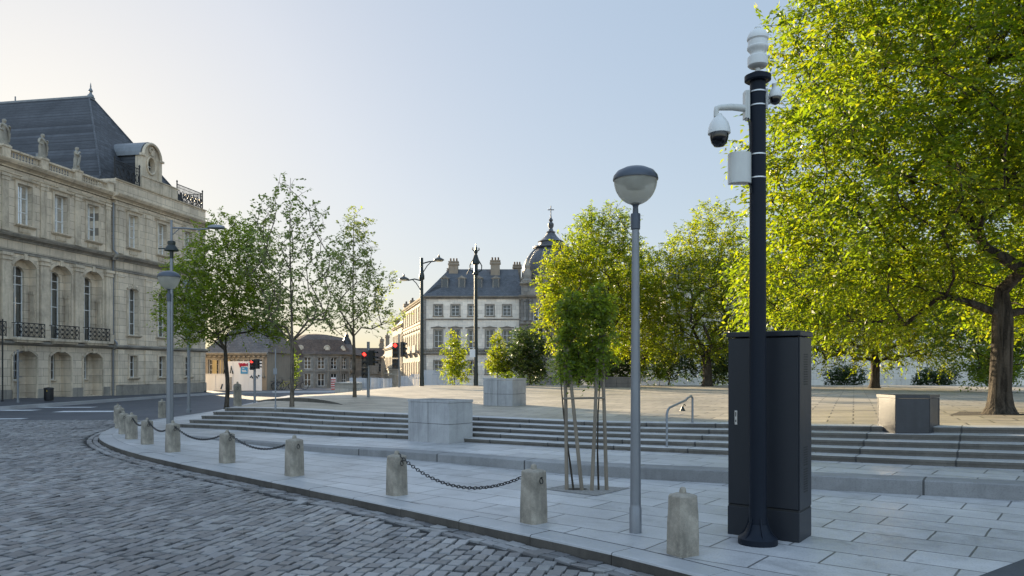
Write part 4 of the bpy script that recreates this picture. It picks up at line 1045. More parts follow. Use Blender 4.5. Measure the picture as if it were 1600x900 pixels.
# ------------------------------------------------------------------ generic town house
def house(name, label, loc, rz, W, H, floors, cols, wall, trim, depth=10, roof='slate', roof_h=3.0, win=(.95, 1.7), base_z=-2.0, cor=True, hoods=True, group=None, margin=1.2, inset=2.4, dormers=0, chimneys=(), back=True):
    t = thing(name, label, 'building', loc, rz, group)
    mb = MB(); ops = []
    xs = [margin + (W - 2 * margin) * k / (cols - 1) for k in range(cols)] if cols > 1 else [W / 2]
    for (z, h, rise) in floors:
        for x in xs: ops.append((x, win[0], z, z + h, rise, .22))
    panel(mb, 0, W, base_z, H, 0, ops)
    mb.quad((0, 0, base_z), (0, 0, H), (0, depth, H), (0, depth, base_z)); mb.quad((W, 0, base_z), (W, depth, base_z), (W, depth, H), (W, 0, H))
    mb.quad((0, depth, base_z), (0, depth, H), (W, depth, H), (W, depth, base_z)); mb.quad((0, 1.2, base_z), (W, 1.2, base_z), (W, 1.2, H), (0, 1.2, H)); mb.quad((0, 0, H), (W, 0, H), (W, depth, H), (0, depth, H))
    mb.build('wall', M[wall], t)
    mb = MB(); cornice(mb, -.1, W + .1, 0, H - .35, 1.0)
    for k in range(int(W / .4)): mb.box(.1 + k * .4, .28 + k * .4, -.2, 0, H - .36, H - .24)
    mb.build('cornice', M[trim], t)
    for z in sorted({f[0] - .55 for f in floors[1:]}):
        mb = MB(); band(mb, -.03, W + .03, 0, z, [(0, 0), (.08, .03), (.12, .10), (.12, .18), (0, .2)]); mb.build('string_course', M[trim], t)
    for fi, (z, h, rise) in enumerate(floors):
        wm = window_mesh('window', win[0], h, 2, (.36, .7), .045)
        for x in xs:
            w = put_window(wm, t, x, .16, z, 'glass_far')
        for x in xs:
            mb = MB(); a = win[0] / 2
            mb.box(x - a - .15, x - a, -.06, .004, z, z + h - rise); mb.box(x + a, x + a + .15, -.06, .004, z, z + h - rise)
            if not rise: mb.box(x - a - .15, x + a + .15, -.06, .004, z + h, z + h + .14)
            band(mb, x - a - .22, x + a + .22, 0, z - .14, [(.03, 0), (.15, .05), (.15, .13), (0, .14)])
            if hoods and fi == len(floors) - 2: hood(mb, x, win[0] + .85, -.02, z + h + .22)
            mb.build('window_surround', M[trim], t)
    mb = MB(); r = roof_h; i = inset
    A, B, C_, D = (-.15, -.1, H + .04), (W + .15, -.1, H + .04), (W + .15, depth, H + .04), (-.15, depth, H + .04)
    a, b, c, d = (i, i, H + r), (W - i * .15, i, H + r), (W - i * .15, depth - i, H + r), (i, depth - i, H + r)
    for f in ((A, B, b, a), (B, C_, c, b), (C_, D, d, c), (D, A, a, d), (a, b, c, d)): mb.quad(*f)
    rfo = mb.build('roof', M[roof], t)
    for k in range(dormers):
        x = margin + (W - 2 * margin) * (k + .35) / dormers; y = i * .32; z = H + r * .30
        mb = MB(); mb.box(x - .42, x + .42, y - .05, y + 2, z - .2, z + 1.15); dm = mb.build('dormer', M[roof], t)
        mb = MB(); mb.box(x - .46, x + .46, y - .14, y - .05, z - .05, z + .02); mb.box(x - .42, x - .32, y - .12, y - .05, z, z + 1.15); mb.box(x + .32, x + .42, y - .12, y - .05, z, z + 1.15)
        band(mb, x - .58, x + .58, y - .06, z + 1.12, [(.03, 0), (.1, .05), (.12, .12), (0, .14)]); mb.add([(x - .5, y - .12, z + 1.25), (x + .5, y - .12, z + 1.25), (x, y - .12, z + 1.55), (x, y + 1.6, z + 1.55), (x - .5, y + 1.6, z + 1.25), (x + .5, y + 1.6, z + 1.25)], [(0, 1, 2), (0, 2, 3, 4), (1, 5, 3, 2)])
        mb.build('dormer_frame', M[trim], dm); mb = MB(); mb.box(x - .32, x + .32, y - .09, y - .05, z, z + 1.12); mb.build('dormer_pane', M['glass_far'], dm)
    for (cx, cy, cw, ch) in chimneys:
        mb = MB(); mb.box(cx - cw / 2, cx + cw / 2, cy - .4, cy + .4, H + .5, H + r + ch); mb.box(cx - cw / 2 - .12, cx + cw / 2 + .12, cy - .52, cy + .52, H + r + ch - .35, H + r + ch - .15); mb.box(cx - cw / 2 - .08, cx + cw / 2 + .08, cy - .48, cy + .48, H + r + ch, H + r + ch + .12)
        ch_o = mb.build('chimney', M['brown'], rfo)
        mb = MB()
        for k in range(3): mb.lathe([(.13, H + r + ch + .1), (.10, H + r + ch + .5), (.12, H + r + ch + .52)], (cx - cw / 3 + cw / 3 * k, cy, 0), 8)
        mb.build('chimney_pot', M['tile'], ch_o)
    return t
# the pale corner house, its flank along the street, and its neighbours
YB = 95.0; xb = xat(662, YB)
FR = [(1.1, 1.6, 0), (4.34, 2.15, 0), (8.28, 1.32, 0)]
mid = house('corner_house', 'pale corner house with grey slate roof, chimneys and pedimented windows', (xb, YB, 0), 0, 12.1, 10.7, FR, 5, 'cream', 'limedark', depth=24, roof='slate2', roof_h=3.7, margin=1.8, inset=2.9, dormers=4, win=(.95, 1.5),
            chimneys=((3.5, 2.8, 1.15, .85), (8.8, 2.6, 1.15, .95), (11.6, 6, 1.0, .85), (2.9, 8.5, 1.3, .7), (2.9, 13, 1.3, .6), (2.9, 17.5, 1.3, .6), (2.9, 21.5, 1.3, .6)))
mb = MB(); band(mb, 0, 12.1, 0, 3.45, [(0, 0), (.25, .08), (.35, .16), (.35, .26), (0, .3)])
for k in range(40): mb.lathe([(.04, 3.75), (.07, 3.9), (.04, 4.1)], (.3 + k * .295, -.25, 0), 6)
mb.box(0, 12.1, -.33, -.17, 4.1, 4.2)
mb.build('balcony', M['limedark'], mid)
mb = MB(); mb.box(-.05, .30, -.08, .3, -2, 10.3); mb.build('quoin', M['greystone'], mid); mb = MB(); mb.box(11.8, 12.12, -.08, .2, -2, 10.3); mb.build('quoin', M['greystone'], mid)
RZ = -math.atan2(.97, .243); dv = Vector((-.2425, .970))
p = Vector((xb, YB)) + dv * .1
def row_house(name, label, start, L, H, fl, cols, wall, roof, rh, gz, ch=(), far=True):
    o = Vector((xb - .25, YB)) + dv * (start + L)
    return house(name, label, (o.x, o.y, gz), RZ, L, H, fl, cols, wall, 'limetrim', depth=7, roof=roof, roof_h=rh, inset=2.2, group='houses in the street', base_z=-3, chimneys=ch)
flank = house('house_row', 'sunlit sandstone flank of the corner house lining the street', tuple((Vector((xb - .12, YB + .05)) + dv * 23.6)) + (0,), RZ, 23.6, 10.55, [(.6, 2.0, 0), (4.2, 2.3, .25), (7.9, 1.8, 0)], 9, 'warmstone', 'limetrim', depth=5, roof='slate', roof_h=1.6, inset=1.8, group='houses in the street', base_z=-3)
for k in range(4): mb = MB(); x = 2 + k * 5.6; mb.box(x, x + 3.2, -.8, 0, 3.75, 3.95); mb.box(x, x + 3.2, -.8, -.72, 3.95, 4.7); mb.build('balcony', M['limedark'], flank)
row_house('house_row', 'sunlit sandstone house with slate roof, second along the street', 23.8, 15, 9.6, [(-.6, 2.2, 0), (3.1, 2.2, .25), (6.5, 1.7, 0)], 6, 'warmstone', 'slate', 2.2, -1.0, ((3, 2, 1.0, 1.8), (12, 2, 1.0, 1.6)))
row_house('house_row', 'low sunlit house with a tall turret chimney, third along the street', 39, 17, 7.2, [(-.2, 2.2, 0), (3.6, 2.0, .2)], 6, 'warmstone', 'slate', 2.0, -1.6, ((14, 1, 1.4, 2.8),))
row_house('house_row', 'farthest sandstone house closing the street row', 56.2, 26, 6.6, [(-.6, 2.2, 0), (3.0, 2.0, .2)], 9, 'warmstone', 'tile', 2.4, -2.4, ((6, 1, 1, 1.6), (20, 1, 1, 1.8)))
# domed building
DX = xat(862, 96); dm = thing('domed_building', 'grey sandstone building with slate dome, lantern and cross', 'building', (0, 0, 0))
x0, x1, y0 = xat(814.5, 94.2), xat(908, 94.2), 94.2
mb = MB(); ops = [(x0 + a, 1.25, z, z + h, r_, .35) for a in (2.1, 5.2) for (z, h, r_) in ((.6, 2.3, .3), (4.3, 2.7, .3), (7.6, 1.6, 0))]
panel(mb, x0, x1, -2, 12.2, y0, ops); mb.quad((x0, y0, -2), (x0, y0, 12.2), (x0, y0 + 9, 12.2), (x0, y0 + 9, -2)); mb.quad((x0, y0 + 2, -2), (x1, y0 + 2, -2), (x1, y0 + 2, 12.2), (x0, y0 + 2, 12.2)); mb.quad((x0, y0, 12.2), (x1, y0, 12.2), (x1, y0 + 9, 12.2), (x0, y0 + 9, 12.2)); mb.quad((x1, y0, -2), (x1, y0 + 9, -2), (x1, y0 + 9, 12.2), (x1, y0, 12.2))
mb.build('wall', M['greystone'], dm)
w1 = [window_mesh('window', 1.25, h, 2, (.4, .7), .08) for h in (2.3, 2.7, 1.6)]
for a in (2.1, 5.2):
    for wm, z in zip(w1, (.6, 4.3, 7.6)): put_window(wm, dm, x0 + a, y0 + .27, z, 'glass_far')
mb = MB()
for z in (3.4, 7.0): cornice(mb, x0 - .2, x1 + .2, y0, z, .9)
cornice(mb, x0 - .3, x1 + .3, y0, 10.3, 1.2); cornice(mb, x0 - .2, x1 + .2, y0, 11.9, 1.0); mb.build('cornice', M['limedark'], dm)
for a in (.45, 1.1, 3.3, 3.9, 6.4):
    mb = MB()
    for (z, h) in ((4.0, 2.9), (7.6, 2.6)): mb.lathe([(.24, z), (.24, z + .15), (.19, z + .2), (.16, z + h - .3), (.24, z + h - .2), (.26, z + h)], (x0 + a, y0 - .14, 0), 10)
    mb.box(x0 + a - .28, x0 + a + .28, y0 - .3, y0, -2, 3.4)
    mb.build('column', M['greystone'], dm)
mb = MB(); X = x0 + 2.1; mb.add([(X - 1.9, y0 - .35, 10.75), (X + 1.9, y0 - .35, 10.75), (X, y0 - .35, 12.0), (X - 1.9, y0 + .1, 10.75), (X + 1.9, y0 + .1, 10.75), (X, y0 + .1, 12.0)], [(0, 1, 2), (0, 2, 5, 3), (1, 4, 5, 2), (0, 3, 4, 1)]); mb.build('pediment', M['limedark'], dm)
mb = MB(); X = x0 + .75; mb.lathe([(.75, 12.2), (.75, 12.6), (.5, 12.8), (.55, 13.6), (.3, 14.0), (.42, 14.4), (.2, 14.9), (.05, 15.4)], (X, y0 + .5, 0), 10); mb.build('urn', M['limedark'], dm)
mb = MB(); cy = y0 + 3.8
mb.lathe([(3.9, 12.1), (3.9, 12.9), (4.1, 13.0), (4.1, 13.25), (3.75, 13.3)], (DX, cy, 0), 8, 0, False, ph=math.pi / 8); mb.build('drum', M['limedark'], dm)
mb = MB(); pr = [(3.72 * math.cos(a) ** .8, 13.3 + 4.1 * math.sin(a)) for a in [math.pi / 2 * k / 12 * .86 for k in range(13)]]
mb.lathe(pr, (DX, cy, 0), 32); dme = mb.build('dome', M['slate2'], dm)
mb = MB()
for k in range(8): a = math.pi / 8 + k * math.pi / 4; mb.tube([(DX + (r_ + .03) * math.cos(a), cy + (r_ + .03) * math.sin(a), z) for r_, z in pr], .09, 5)
mb.build('rib', M['lead'], dme)
zc = pr[-1][1]
mb = MB(); mb.lathe([(2.1, zc - .35), (2.35, zc - .2), (2.3, zc - .05), (1.6, zc + .1), (1.5, zc + .5), (1.7, zc + .6), (1.25, zc + .85), (.75, zc + 1.35), (.5, zc + 1.75), (.62, zc + 1.85), (.35, zc + 2.0), (.22, zc + 2.3), (.36, zc + 2.6), (.38, zc + 2.9), (.16, zc + 3.15), (.28, zc + 3.4), (.12, zc + 3.65), (.06, zc + 4.0)], (DX, cy, 0), 14)
mb.build('lantern', M['slate2'], dm)
mb = MB(); mb.box(DX - .05, DX + .05, cy - .05, cy + .05, zc + 3.95, zc + 5.2); mb.box(DX - .4, DX + .4, cy - .048, cy + .048, zc + 4.65, zc + 4.75); mb.build('cross', M['iron'], dm)
# long pale building behind the big trees
house('long_stone_building', 'long pale stone building half hidden behind the big trees on the plaza', (xat(1040, 64), 64, -.2), 0, 40, 9.4, [(3.9, 2.0, .3), (6.8, 1.5, 0)], 13, 'cream', 'limetrim', depth=12, roof='slate2', roof_h=2.0, base_z=-1)
# low wall and crowd barriers behind it
# round-fronted building
rb = thing('round_fronted_building', 'two-storey sandstone building with curved front and brown mansard roof', 'building', (xat(492, 138), 138, -1.75))
RR_, n = 7.0, 9; fac = []
w_u = window_mesh('window', 1.15, 2.0, 2, (.35, .68), .08); w_l = window_mesh('window', 1.15, 2.2, 2, (.5,), .08)
wall = MB(); tr_ = MB()
A0, A1 = R(188), R(360)
pts = [(RR_ * math.cos(A0 + (A1 - A0) * k / n), RR_ * math.sin(A0 + (A1 - A0) * k / n)) for k in range(n + 1)]
wins = []
for k in range(n):
    a, b = Vector(pts[k]), Vector(pts[k + 1]); L = (b - a).length; ang = math.atan2(b.y - a.y, b.x - a.x)
    loc = MB(); panel(loc, 0, L, -1, 6.0, 0, [(L / 2, 1.15, .5, 2.7, 0, .25), (L / 2, 1.15, 3.45, 5.45, .35, .25)])
    tl = MB(); cornice(tl, -.05, L + .05, 0, 5.75, .9); band(tl, -.02, L + .02, 0, 2.95, [(0, 0), (.12, .06), (.12, .2), (0, .22)]); tl.box(-.16, .16, -.12, .05, -1, 5.7); band(tl, L / 2 - .8, L / 2 + .8, 0, 5.5, [(.02, 0), (.12, .04), (.12, .14), (0, .15)])
    ca, sa = math.cos(ang), math.sin(ang)
    for src, dst in ((loc, wall), (tl, tr_)):
        bse = len(dst.v); dst.v += [(a.x + x * ca - y * sa, a.y + x * sa + y * ca, z) for x, y, z in src.v]
        dst.f += [tuple(bse + i for i in f) for f in src.f]; dst.m += src.m; dst.s += src.s
    m_ = a + Vector((ca, sa)) * (L / 2) + Vector((-sa, ca)) * .2
    put_window(w_u, rb, m_.x, m_.y, 3.45, 'glass_far', rz=ang); put_window(w_l, rb, m_.x, m_.y, .5, 'glass_far', rz=ang)
wall.box(-RR_ + .6, RR_ - .6, .2, 12, -1, 5.9); wall.build('wall', M['greystone'], rb); tr_.build('cornice', M['limedark'], rb)
mb = MB(); prf = [(RR_ + .35, 6.05), (RR_ * .9, 6.5), (RR_ * .70, 8.6), (RR_ * .30, 9.6), (.2, 9.8)]
mb.lathe(prf, (0, 0, 0), 20, 0, False); mb.loft([[(-2.1, 0, 9.6), (2.1, 0, 9.6), (2.1, 13, 9.6), (-2.1, 13, 9.6)], [(-.2, 0, 9.81), (.2, 0, 9.81), (.2, 13, 9.81), (-.2, 13, 9.81)]]); mb.loft([[(-RR_, 0, 6.0), (RR_, 0, 6), (RR_, 13, 6), (-RR_, 13, 6)], [(-2, 0, 9.6), (2, 0, 9.6), (2, 13, 9.6), (-2, 13, 9.6)]])
rr_ = mb.build('roof', M['tile'], rb)
for a in (-100, -55, -20): 
    X, Y = 5.8 * math.cos(R(a)), 5.8 * math.sin(R(a)); mb = MB()
    mb.tube([(X + .55 * math.cos(q) * math.sin(R(-a)), Y + .55 * math.cos(q) * math.cos(R(a)), 6.75 + .75 * math.sin(q)) for q in [math.pi * k / 8 for k in range(9)]], .14, 5); mb.lathe([(.5, 6.7), (.45, 7.1), (.2, 7.35)], (X, Y, 0), 10)
    mb.build('dormer', M['limetrim'], rr_)
mb = MB(); mb.lathe([(.9, 8.0), (.75, 8.6), (.35, 9.3), (.4, 9.5), (.12, 10.0), (.05, 11.2)], (5.2, 2.5, 0), 8); mb.build('roof_finial', M['slate'], rr_)
house('terrace_house', 'plain brown-roofed range closing the view beyond the round-fronted building', (xat(520, 158), 158, -2.1), 0, 14, 5.8, [(.2, 2, 0), (3.2, 1.7, .2)], 5, 'greystone', 'limedark', depth=10, roof='tile', roof_h=2.4, base_z=-2, hoods=False, chimneys=((9.5, 3, .8, .8),))
house('terrace_house', 'dull grey range left of the round-fronted building behind the shrub', (xat(395, 112), 112, -1.3), 0, 5.2, 4.9, [(.2, 2, 0), (2.9, 1.5, 0)], 3, 'greystone', 'limedark', depth=8, roof='tile', roof_h=2.2, base_z=-2, hoods=False)
# brown corner house behind the white hoarding
bh = house('brown_house', 'brown rendered house with slate roof rising behind the white hoarding', (xat(318, 63), 63, 0), 0, 5.2, 3.0, [(1.1, 1.35, 0)], 4, 'brown', 'limedark', depth=7, roof='slate2', roof_h=2.7, hoods=False, base_z=-.5, win=(.8, 1.2), margin=.8)
mb = MB()
for k in range(3): mb.box(.75 + k * .55, 1.1 + k * .55, -.05, -.002, 1.2, 2.4)
mb.build('shutter', M['ochre'], bh)
hd = thing('hoarding', 'white site hoarding with red scrawl and blue poster beside the ornate building', 'hoarding', (0, 0, 0))
Yh = 59.5
def hx(u): return xat(u, Yh)
mb = MB()
for k, (a, b) in enumerate(((321, 337), (337, 353))): mb.box(hx(a) + .01, hx(b) - .01, Yh + .02 * k, Yh + .05 + .02 * k, 0, zat(585, Yh))
mb.box(hx(321), hx(353), Yh - .03, Yh + .09, zat(585, Yh), zat(584, Yh)); mb.build('low_panel', M['hoard'], hd)
mb = MB()
for k, (a, b) in enumerate(((353, 364), (364, 388), (388, 398), (398, 409))): mb.box(hx(a) + .008, hx(b) - .008, Yh + .02 * (k % 2), Yh + .05 + .02 * (k % 2), 0, zat(564.5, Yh))
mb.build('tall_panel', M['hoard'], hd)
mb = MB(); mb.box(hx(376), hx(387), Yh - .012, Yh - .002, zat(584, Yh), zat(573.5, Yh)); bp = mb.build('poster', M['blue'], hd)
mb = MB()
for (a, b, v) in ((378.5, 382, 575.0), (378, 384.5, 578.2), (378.5, 385.5, 580.2)): mb.box(hx(a), hx(b), Yh - .016, Yh - .0125, zat(v + .9, Yh), zat(v, Yh))
mb.build('poster_writing', M['hoard'], bp)
mb = MB(); sc = lambda u, v: (hx(u), Yh - .02, zat(v, Yh))
for L in ([(373.5, 567), (374.8, 572), (376, 567.5), (375.5, 574)], [(377.5, 567.5), (377.8, 572)], [(379.5, 572), (380, 568), (381.5, 567.5), (382, 571), (379.8, 571.5)], [(383, 572), (383.5, 568), (385, 570.5), (386.2, 567.5), (386.6, 572)]): mb.tube([sc(*p) for p in L], .05, 4)
mb.build('graffiti', M['red'], hd)
mb = MB(); mb.box(hx(359), hx(362.5), Yh - .03, Yh - .003, 0.05, zat(589, Yh)); mb.box(hx(396), hx(397), Yh - .02, Yh - .002, 0.05, zat(567, Yh)); mb.build('door_gap', M['galv'], hd)
mb = MB()
for L in ([(391, 590), (393, 587), (395, 591)], [(398, 591), (400, 587.5), (402.5, 591)], [(403, 588), (405, 586)], [(345, 608), (347.5, 600)], [(349.5, 584), (351, 577), (353, 583)], [(360, 583), (361, 572), (364, 584)]): mb.tube([sc(*p) for p in L], .045, 4)
mb.build('black_scrawl', M['iron'], hd)
# low wall and fences behind the plaza
mb = MB(); a = (xat(523, 55.5), 55.5); b = (xat(562, 54), 54.0)
mb.prism([a, b, (b[0] + .1, b[1] + .4), (a[0] + .9, a[1] + 3.0), (a[0] + .25, a[1] + 3.0)], -.3, .62); mb.prism([(a[0] - .04, a[1] - .05), (b[0], b[1] - .05), (b[0] + .1, b[1] + .42), (a[0] + .94, a[1] + 3.02), (a[0] + .2, a[1] + 3.02)], .622, .70)
tag(mb.build('low_wall', M['lowwall'], fixn=True), 'low pale stone wall at the street end of the plaza', 'wall')
FG = 'pale fence panels behind the plaza'
FL = [(546, 562, 589, 56, 'pale fence panel standing behind the low stone wall'), (562, 580, 588.5, 55, 'pale fence panel beside the slender tree trunk'), (580, 598, 589, 55.5, 'pale fence panel behind the signal post at the street'),
      (598, 613, 590, 56, 'lower fence panel across the street mouth'), (626, 642, 586, 56, 'fence panel before the sunlit house flank'), (642, 657, 583, 55, 'fence panel just before the double-armed street light'), (662, 684, 577, 54, 'tall fence panel before the pale corner house'), (684, 704, 576, 54, 'last tall fence panel by the yellow-leaved sapling')]
for (u0, u1, v, Y, lab) in FL:
    t = thing('fence_panel', lab, 'fence', (xat((u0 + u1) / 2, Y), Y, -.13), 0, FG); w = xat(u1, Y) - xat(u0, Y); h = zat(v, Y) + .13
    mb = MB(); k = 0; n = int(w / .09)
    for i in range(n): x = -w / 2 + w * (i + .5) / n; mb.box(x - .034, x + .034, .0, .02, .1, h - .06)
    mb.build('bars', M['fence'], t)
    mb = MB(); mb.tube([(-w / 2 + .03, .03, 0), (-w / 2 + .03, .03, h), (w / 2 - .03, .03, h), (w / 2 - .03, .03, 0)], .025, 6); mb.tube([(-w / 2, .03, .25), (w / 2, .03, .25)], .02, 6); mb.build('frame', M['galv'], t)
    mb = MB(); mb.box(-w / 2 - .05, -w / 2 + .1, -.25, .3, 0, .08); mb.box(w / 2 - .1, w / 2 + .05, -.25, .3, 0, .08); mb.build('foot', M['greystone'], t)

# ------------------------------------------------------------------ street furniture
# tall street light behind the far bowl lamp
Y = 21.3; X = xat(268, Y)
def zz(v): return zat(v, Y)
t = thing('street_light', 'tall grey street light behind the distant bowl lamp, its arm reaching over the bushy tree', 'street light', (X, Y, 0))
mb = MB(); mb.tube([(0, 0, 0), (0, 0, zz(398))], [.055, .045], 10); mb.tube([(0, 0, zz(400)), (0, 0, zz(344))], [.036, .032], 8); mb.build('pole', M['galv'], t)
mb = MB(); mb.lathe([(.04, zz(376)), (.10, zz(377)), (.11, zz(379)), (.10, zz(383)), (.19, zz(390)), (.19, zz(392)), (.05, zz(393)), (.05, zz(404))], n=12); mb.build('skirt', M['bronze'], t)
mb = MB(); mb.tube([(-.36, 0, zz(388.5)), (.1, 0, zz(388))], .018, 6); mb.build('side_arm', M['bronze'], t)
mb = MB(); mb.tube([(0, 0, zz(356)), (.38, 0, zz(356.5)), (.75, 0, zz(358.5)), (1.05, 0, zz(357))], .022, 7); mb.tube([(.03, 0, zz(367)), (.22, 0, zz(357))], .012, 6); mb.tube([(.75, 0, zz(358)), (.79, 0, zz(366))], .01, 5); mb.build('arm', M['galv'], t)
mb = MB(); mb.lathe([(.03, .085), (.10, .075), (.155, .05), (.17, .0), (.15, -.02), (.02, -.03)], (0, 0, 0), 14, sx=1.45, sy=.9); o = mb.build('lamp_head', M['galv'], t, (1.24, 0, zz(356)))
# double-armed street light
X, Y, z = on_plaza(659, 601); Y = 45.0; X = xat(659, Y); z = zp(X, Y)
def dz(v): return zat(v, Y) - z
t = thing('street_light', 'green-grey street light with two unequal arms before the pale corner house', 'street light', (X, Y, z))
mb = MB(); mb.tube([(0, 0, 0), (0, 0, 1.0), (0, 0, dz(403))], [.14, .115, .085], 12); mb.lathe([(.14, dz(437)), (.16, dz(436)), (.16, dz(431)), (.12, dz(426)), (.09, dz(420))], n=12); mb.build('pole', M['bronze'], t)
for (ux, v, lab, s0, hx_) in ((686, 406, 'arm', 411, .38), (631, 436, 'arm', 438, .34)):
    k = (ux - 659) / F * Y
    mb = MB(); mb.tube([(0, 0, dz(s0 + 1)), (k * .4, 0, dz(s0 - 2)), (k * .75, 0, dz(v + 2)), (k, 0, dz(v - 1))], .04, 7); mb.tube([(0, 0, dz(s0 + 18)), (k * .32, 0, dz(s0 + 4)), (k * .55, 0, dz(s0 - 2))], .028, 6); ar = mb.build('arm', M['bronze'], t)
    mb = MB(); mb.lathe([(.03, .30), (.06, .22), (.05, .15), (.13, .12), (.30, .02), (.31, -.02)], (k, 0, dz(v)), 16); hdd = mb.build('lamp_head', M['bronze'], ar)
    mb = MB(); mb.lathe([(.27, -.02), (.22, -.09), (.02, -.12)], (k, 0, dz(v)), 14); mb.build('lens', M['globe'], hdd)
# ornate mast
Y = 45.5; X = xat(743.5, Y); z = zp(X, Y)
t = thing('ornate_mast', 'dark ornate mast with crown-like finial and small white sign on the plaza edge', 'mast', (X, Y, z))
mb = MB(); mb.tube([(0, 0, 0), (0, 0, 1.2), (0, 0, dz(430))], [.14, .115, .10], 12); mb.build('pole', M['bronze'], t)
mb = MB(); mb.lathe([(.10, dz(430)), (.17, dz(428)), (.12, dz(424)), (.10, dz(414)), (.22, dz(412)), (.20, dz(408)), (.12, dz(402)), (.07, dz(397)), (.12, dz(394)), (.06, dz(390)), (.02, dz(380))], n=12)
for a in range(4):
    ca, sa = math.cos(a * math.pi / 2 + .3), math.sin(a * math.pi / 2 + .3)
    mb.tube([(.1 * ca, .1 * sa, dz(426)), (.34 * ca, .34 * sa, dz(422)), (.36 * ca, .36 * sa, dz(415)), (.16 * ca, .16 * sa, dz(406)), (.06 * ca, .06 * sa, dz(398))], .035, 5); mb.tube([(.05 * ca, .05 * sa, dz(393)), (.2 * ca, .2 * sa, dz(390)), (.18 * ca, .18 * sa, dz(387))], .04, 5)
mb.build('crown_finial', M['bronze'], t)
mb = MB(); mb.tube([(0, 0, dz(420)), (-.35, 0, dz(419)), (-.55, 0, dz(429))], .025, 5); mb.build('bracket', M['bronze'], t)
mb = MB(); mb.box(-.36, -.03, -.16, -.12, dz(558), dz(546)); mb.tube([(-.2, -.14, dz(546)), (0, 0, dz(541))], .02, 5); mb.build('sign', M['hoard'], t)
# traffic signals
def signal(label, loc, h, hz, size, facing=0.0, side=True, ped=True, off=-.16):
    t = thing('traffic_light', label, 'traffic light', loc, 0, 'traffic lights round the plaza')
    mb = MB(); mb.tube([(0, 0, 0), (0, 0, h)], .055, 10); mb.build('pole', M['galv'], t)
    def head(x, z, rz, n, lit=None, vis=True):
        s_ = size / 3
        hd_ = inst('signal_head', None, t, (x, -.02, z), rz)
        mb = MB(); mb.box(-.16 * size / .8, .16 * size / .8, -.09, .09, 0, s_ * n)
        for k in range(n):
            c = (0, -.09, s_ * (n - k - .5)); r_ = s_ * .40
            P = [(r_ * math.cos(a), r_ * math.sin(a)) for a in [math.pi * q / 8 for q in range(9)]]
            for p, q in zip(P, P[1:]): mb.quad((p[0], -.09, c[2] + p[1]), (q[0], -.09, c[2] + q[1]), (q[0], -.24, c[2] + q[1] - .02), (p[0], -.24, c[2] + p[1] - .02))
        o = mb.build('signal_head', M['black'], t, (x, -.02, z), rz); bpy.data.objects.remove(hd_)
        for k in range(n):
            r_ = s_ * .36; zc_ = s_ * (n - k - .5)
            mb = MB(); mb.add([(r_ * math.cos(2 * math.pi * q / 14), -.094, zc_ + r_ * math.sin(2 * math.pi * q / 14)) for q in range(14)], [tuple(range(14))])
            mb.build('lens', M['redlamp'] if lit == k else M['lens'], o)
    head(off, hz, facing, 3, 0)
    if side: head(-off * 1.1, hz + .05, R(75), 3)
    if ped: head(off, hz - size * .75, facing, 2)
    return t
Y = 44.0; X = xat(623.5, Y); z = zp(X, Y)
signal('traffic light showing red with paired black heads, at the mouth of the street of houses', (X, Y, z), zat(522, Y) - z, zat(559, Y) - z, .85, off=-.2)
X, Y, z = on_plaza(575.5, 620.5)
signal('traffic light on a thin post just beside the slender tree with the airy crown', (X, Y, z), zat(534, Y) - z, zat(573, Y) - z, .56, off=-.12)
X, Y = gp(398, 632.5)
signal('small traffic light showing red before the white hoarding', (X, Y, 0), zat(562, Y), zat(578, Y), .46, off=-.10, ped=False)
# thin posts
def post(label, X, Y, z, h, r_, plate=None, m='galv', cat='post', name='thin_post'):
    t = thing(name, label, cat, (X, Y, z)); mb = MB(); mb.tube([(0, 0, 0), (0, 0, h)], r_, 8); mb.lathe([(r_ * 1.6, 0), (r_ * 1.6, .12), (r_, .14)], n=8); mb.build('pole', M[m], t)
    if plate: mb = MB(); w, ph, pz = plate; mb.box(-w / 2, w / 2, -r_ - .02, -r_ - .002, pz, pz + ph); mb.build('sign_plate', M['galv'], t, bevel=.004)
    return t
X, Y, z = on_plaza(430.5, 640); post('thin grey post with a small plate standing between the two nearest street trees', X, Y, z, zat(545, Y) - z, .018, (.10, .16, zat(585, Y) - z))
X, Y = gp(295, 644.5); post('plain grey post rising into the bushy tree crown', X, Y, 0, zat(440, Y), .062, (.35, .35, zat(452, Y)))
Y = 55.0; X = xat(318, Y); post('dark stout post at the corner of the ornate building', X, Y, 0, zat(556, Y), .12, None, 'bronze')
X, Y = xat(4, 36.6), 36.6; post('thin dark post at the picture edge before the ornate building', X, Y, .05, zat(500, Y), .035, None, 'iron')
X, Y = xat(28, 36.3), 36.3
t = post('grey sign post with crossbars before the arched niche of the ornate building', X, Y, .05, zat(548, Y), .045, None)
mb = MB()
for v in (550, 564, 589): mb.tube([(-.18, 0, zat(v, Y) - .05), (.2, 0, zat(v, Y) - .05)], .015, 5)
mb.tube([(-.17, 0, zat(589, Y) - .05), (-.17, 0, zat(550, Y) - .05)], .015, 5); mb.build('crossbar', M['galv'], t)
# litter bin
Y = 38.0; X = xat(71.5, Y); t = thing('litter_bin', 'black litter bin with yellow sticker beside the ornate building', 'litter bin', (X + .15, Y, .1))
mb = MB(); mb.lathe([(.20, 0), (.215, .05), (.215, .56), (.23, .57), (.23, .61), (.19, .64), (.05, .66)], n=18); mb.build('body', M['bin'], t)
mb = MB(); mb.add([(-.0, -.2205, .46), (.07, -.2185, .46), (.035, -.2195, .53)], [(0, 1, 2)]); mb.build('sticker', M['yellow'], t)
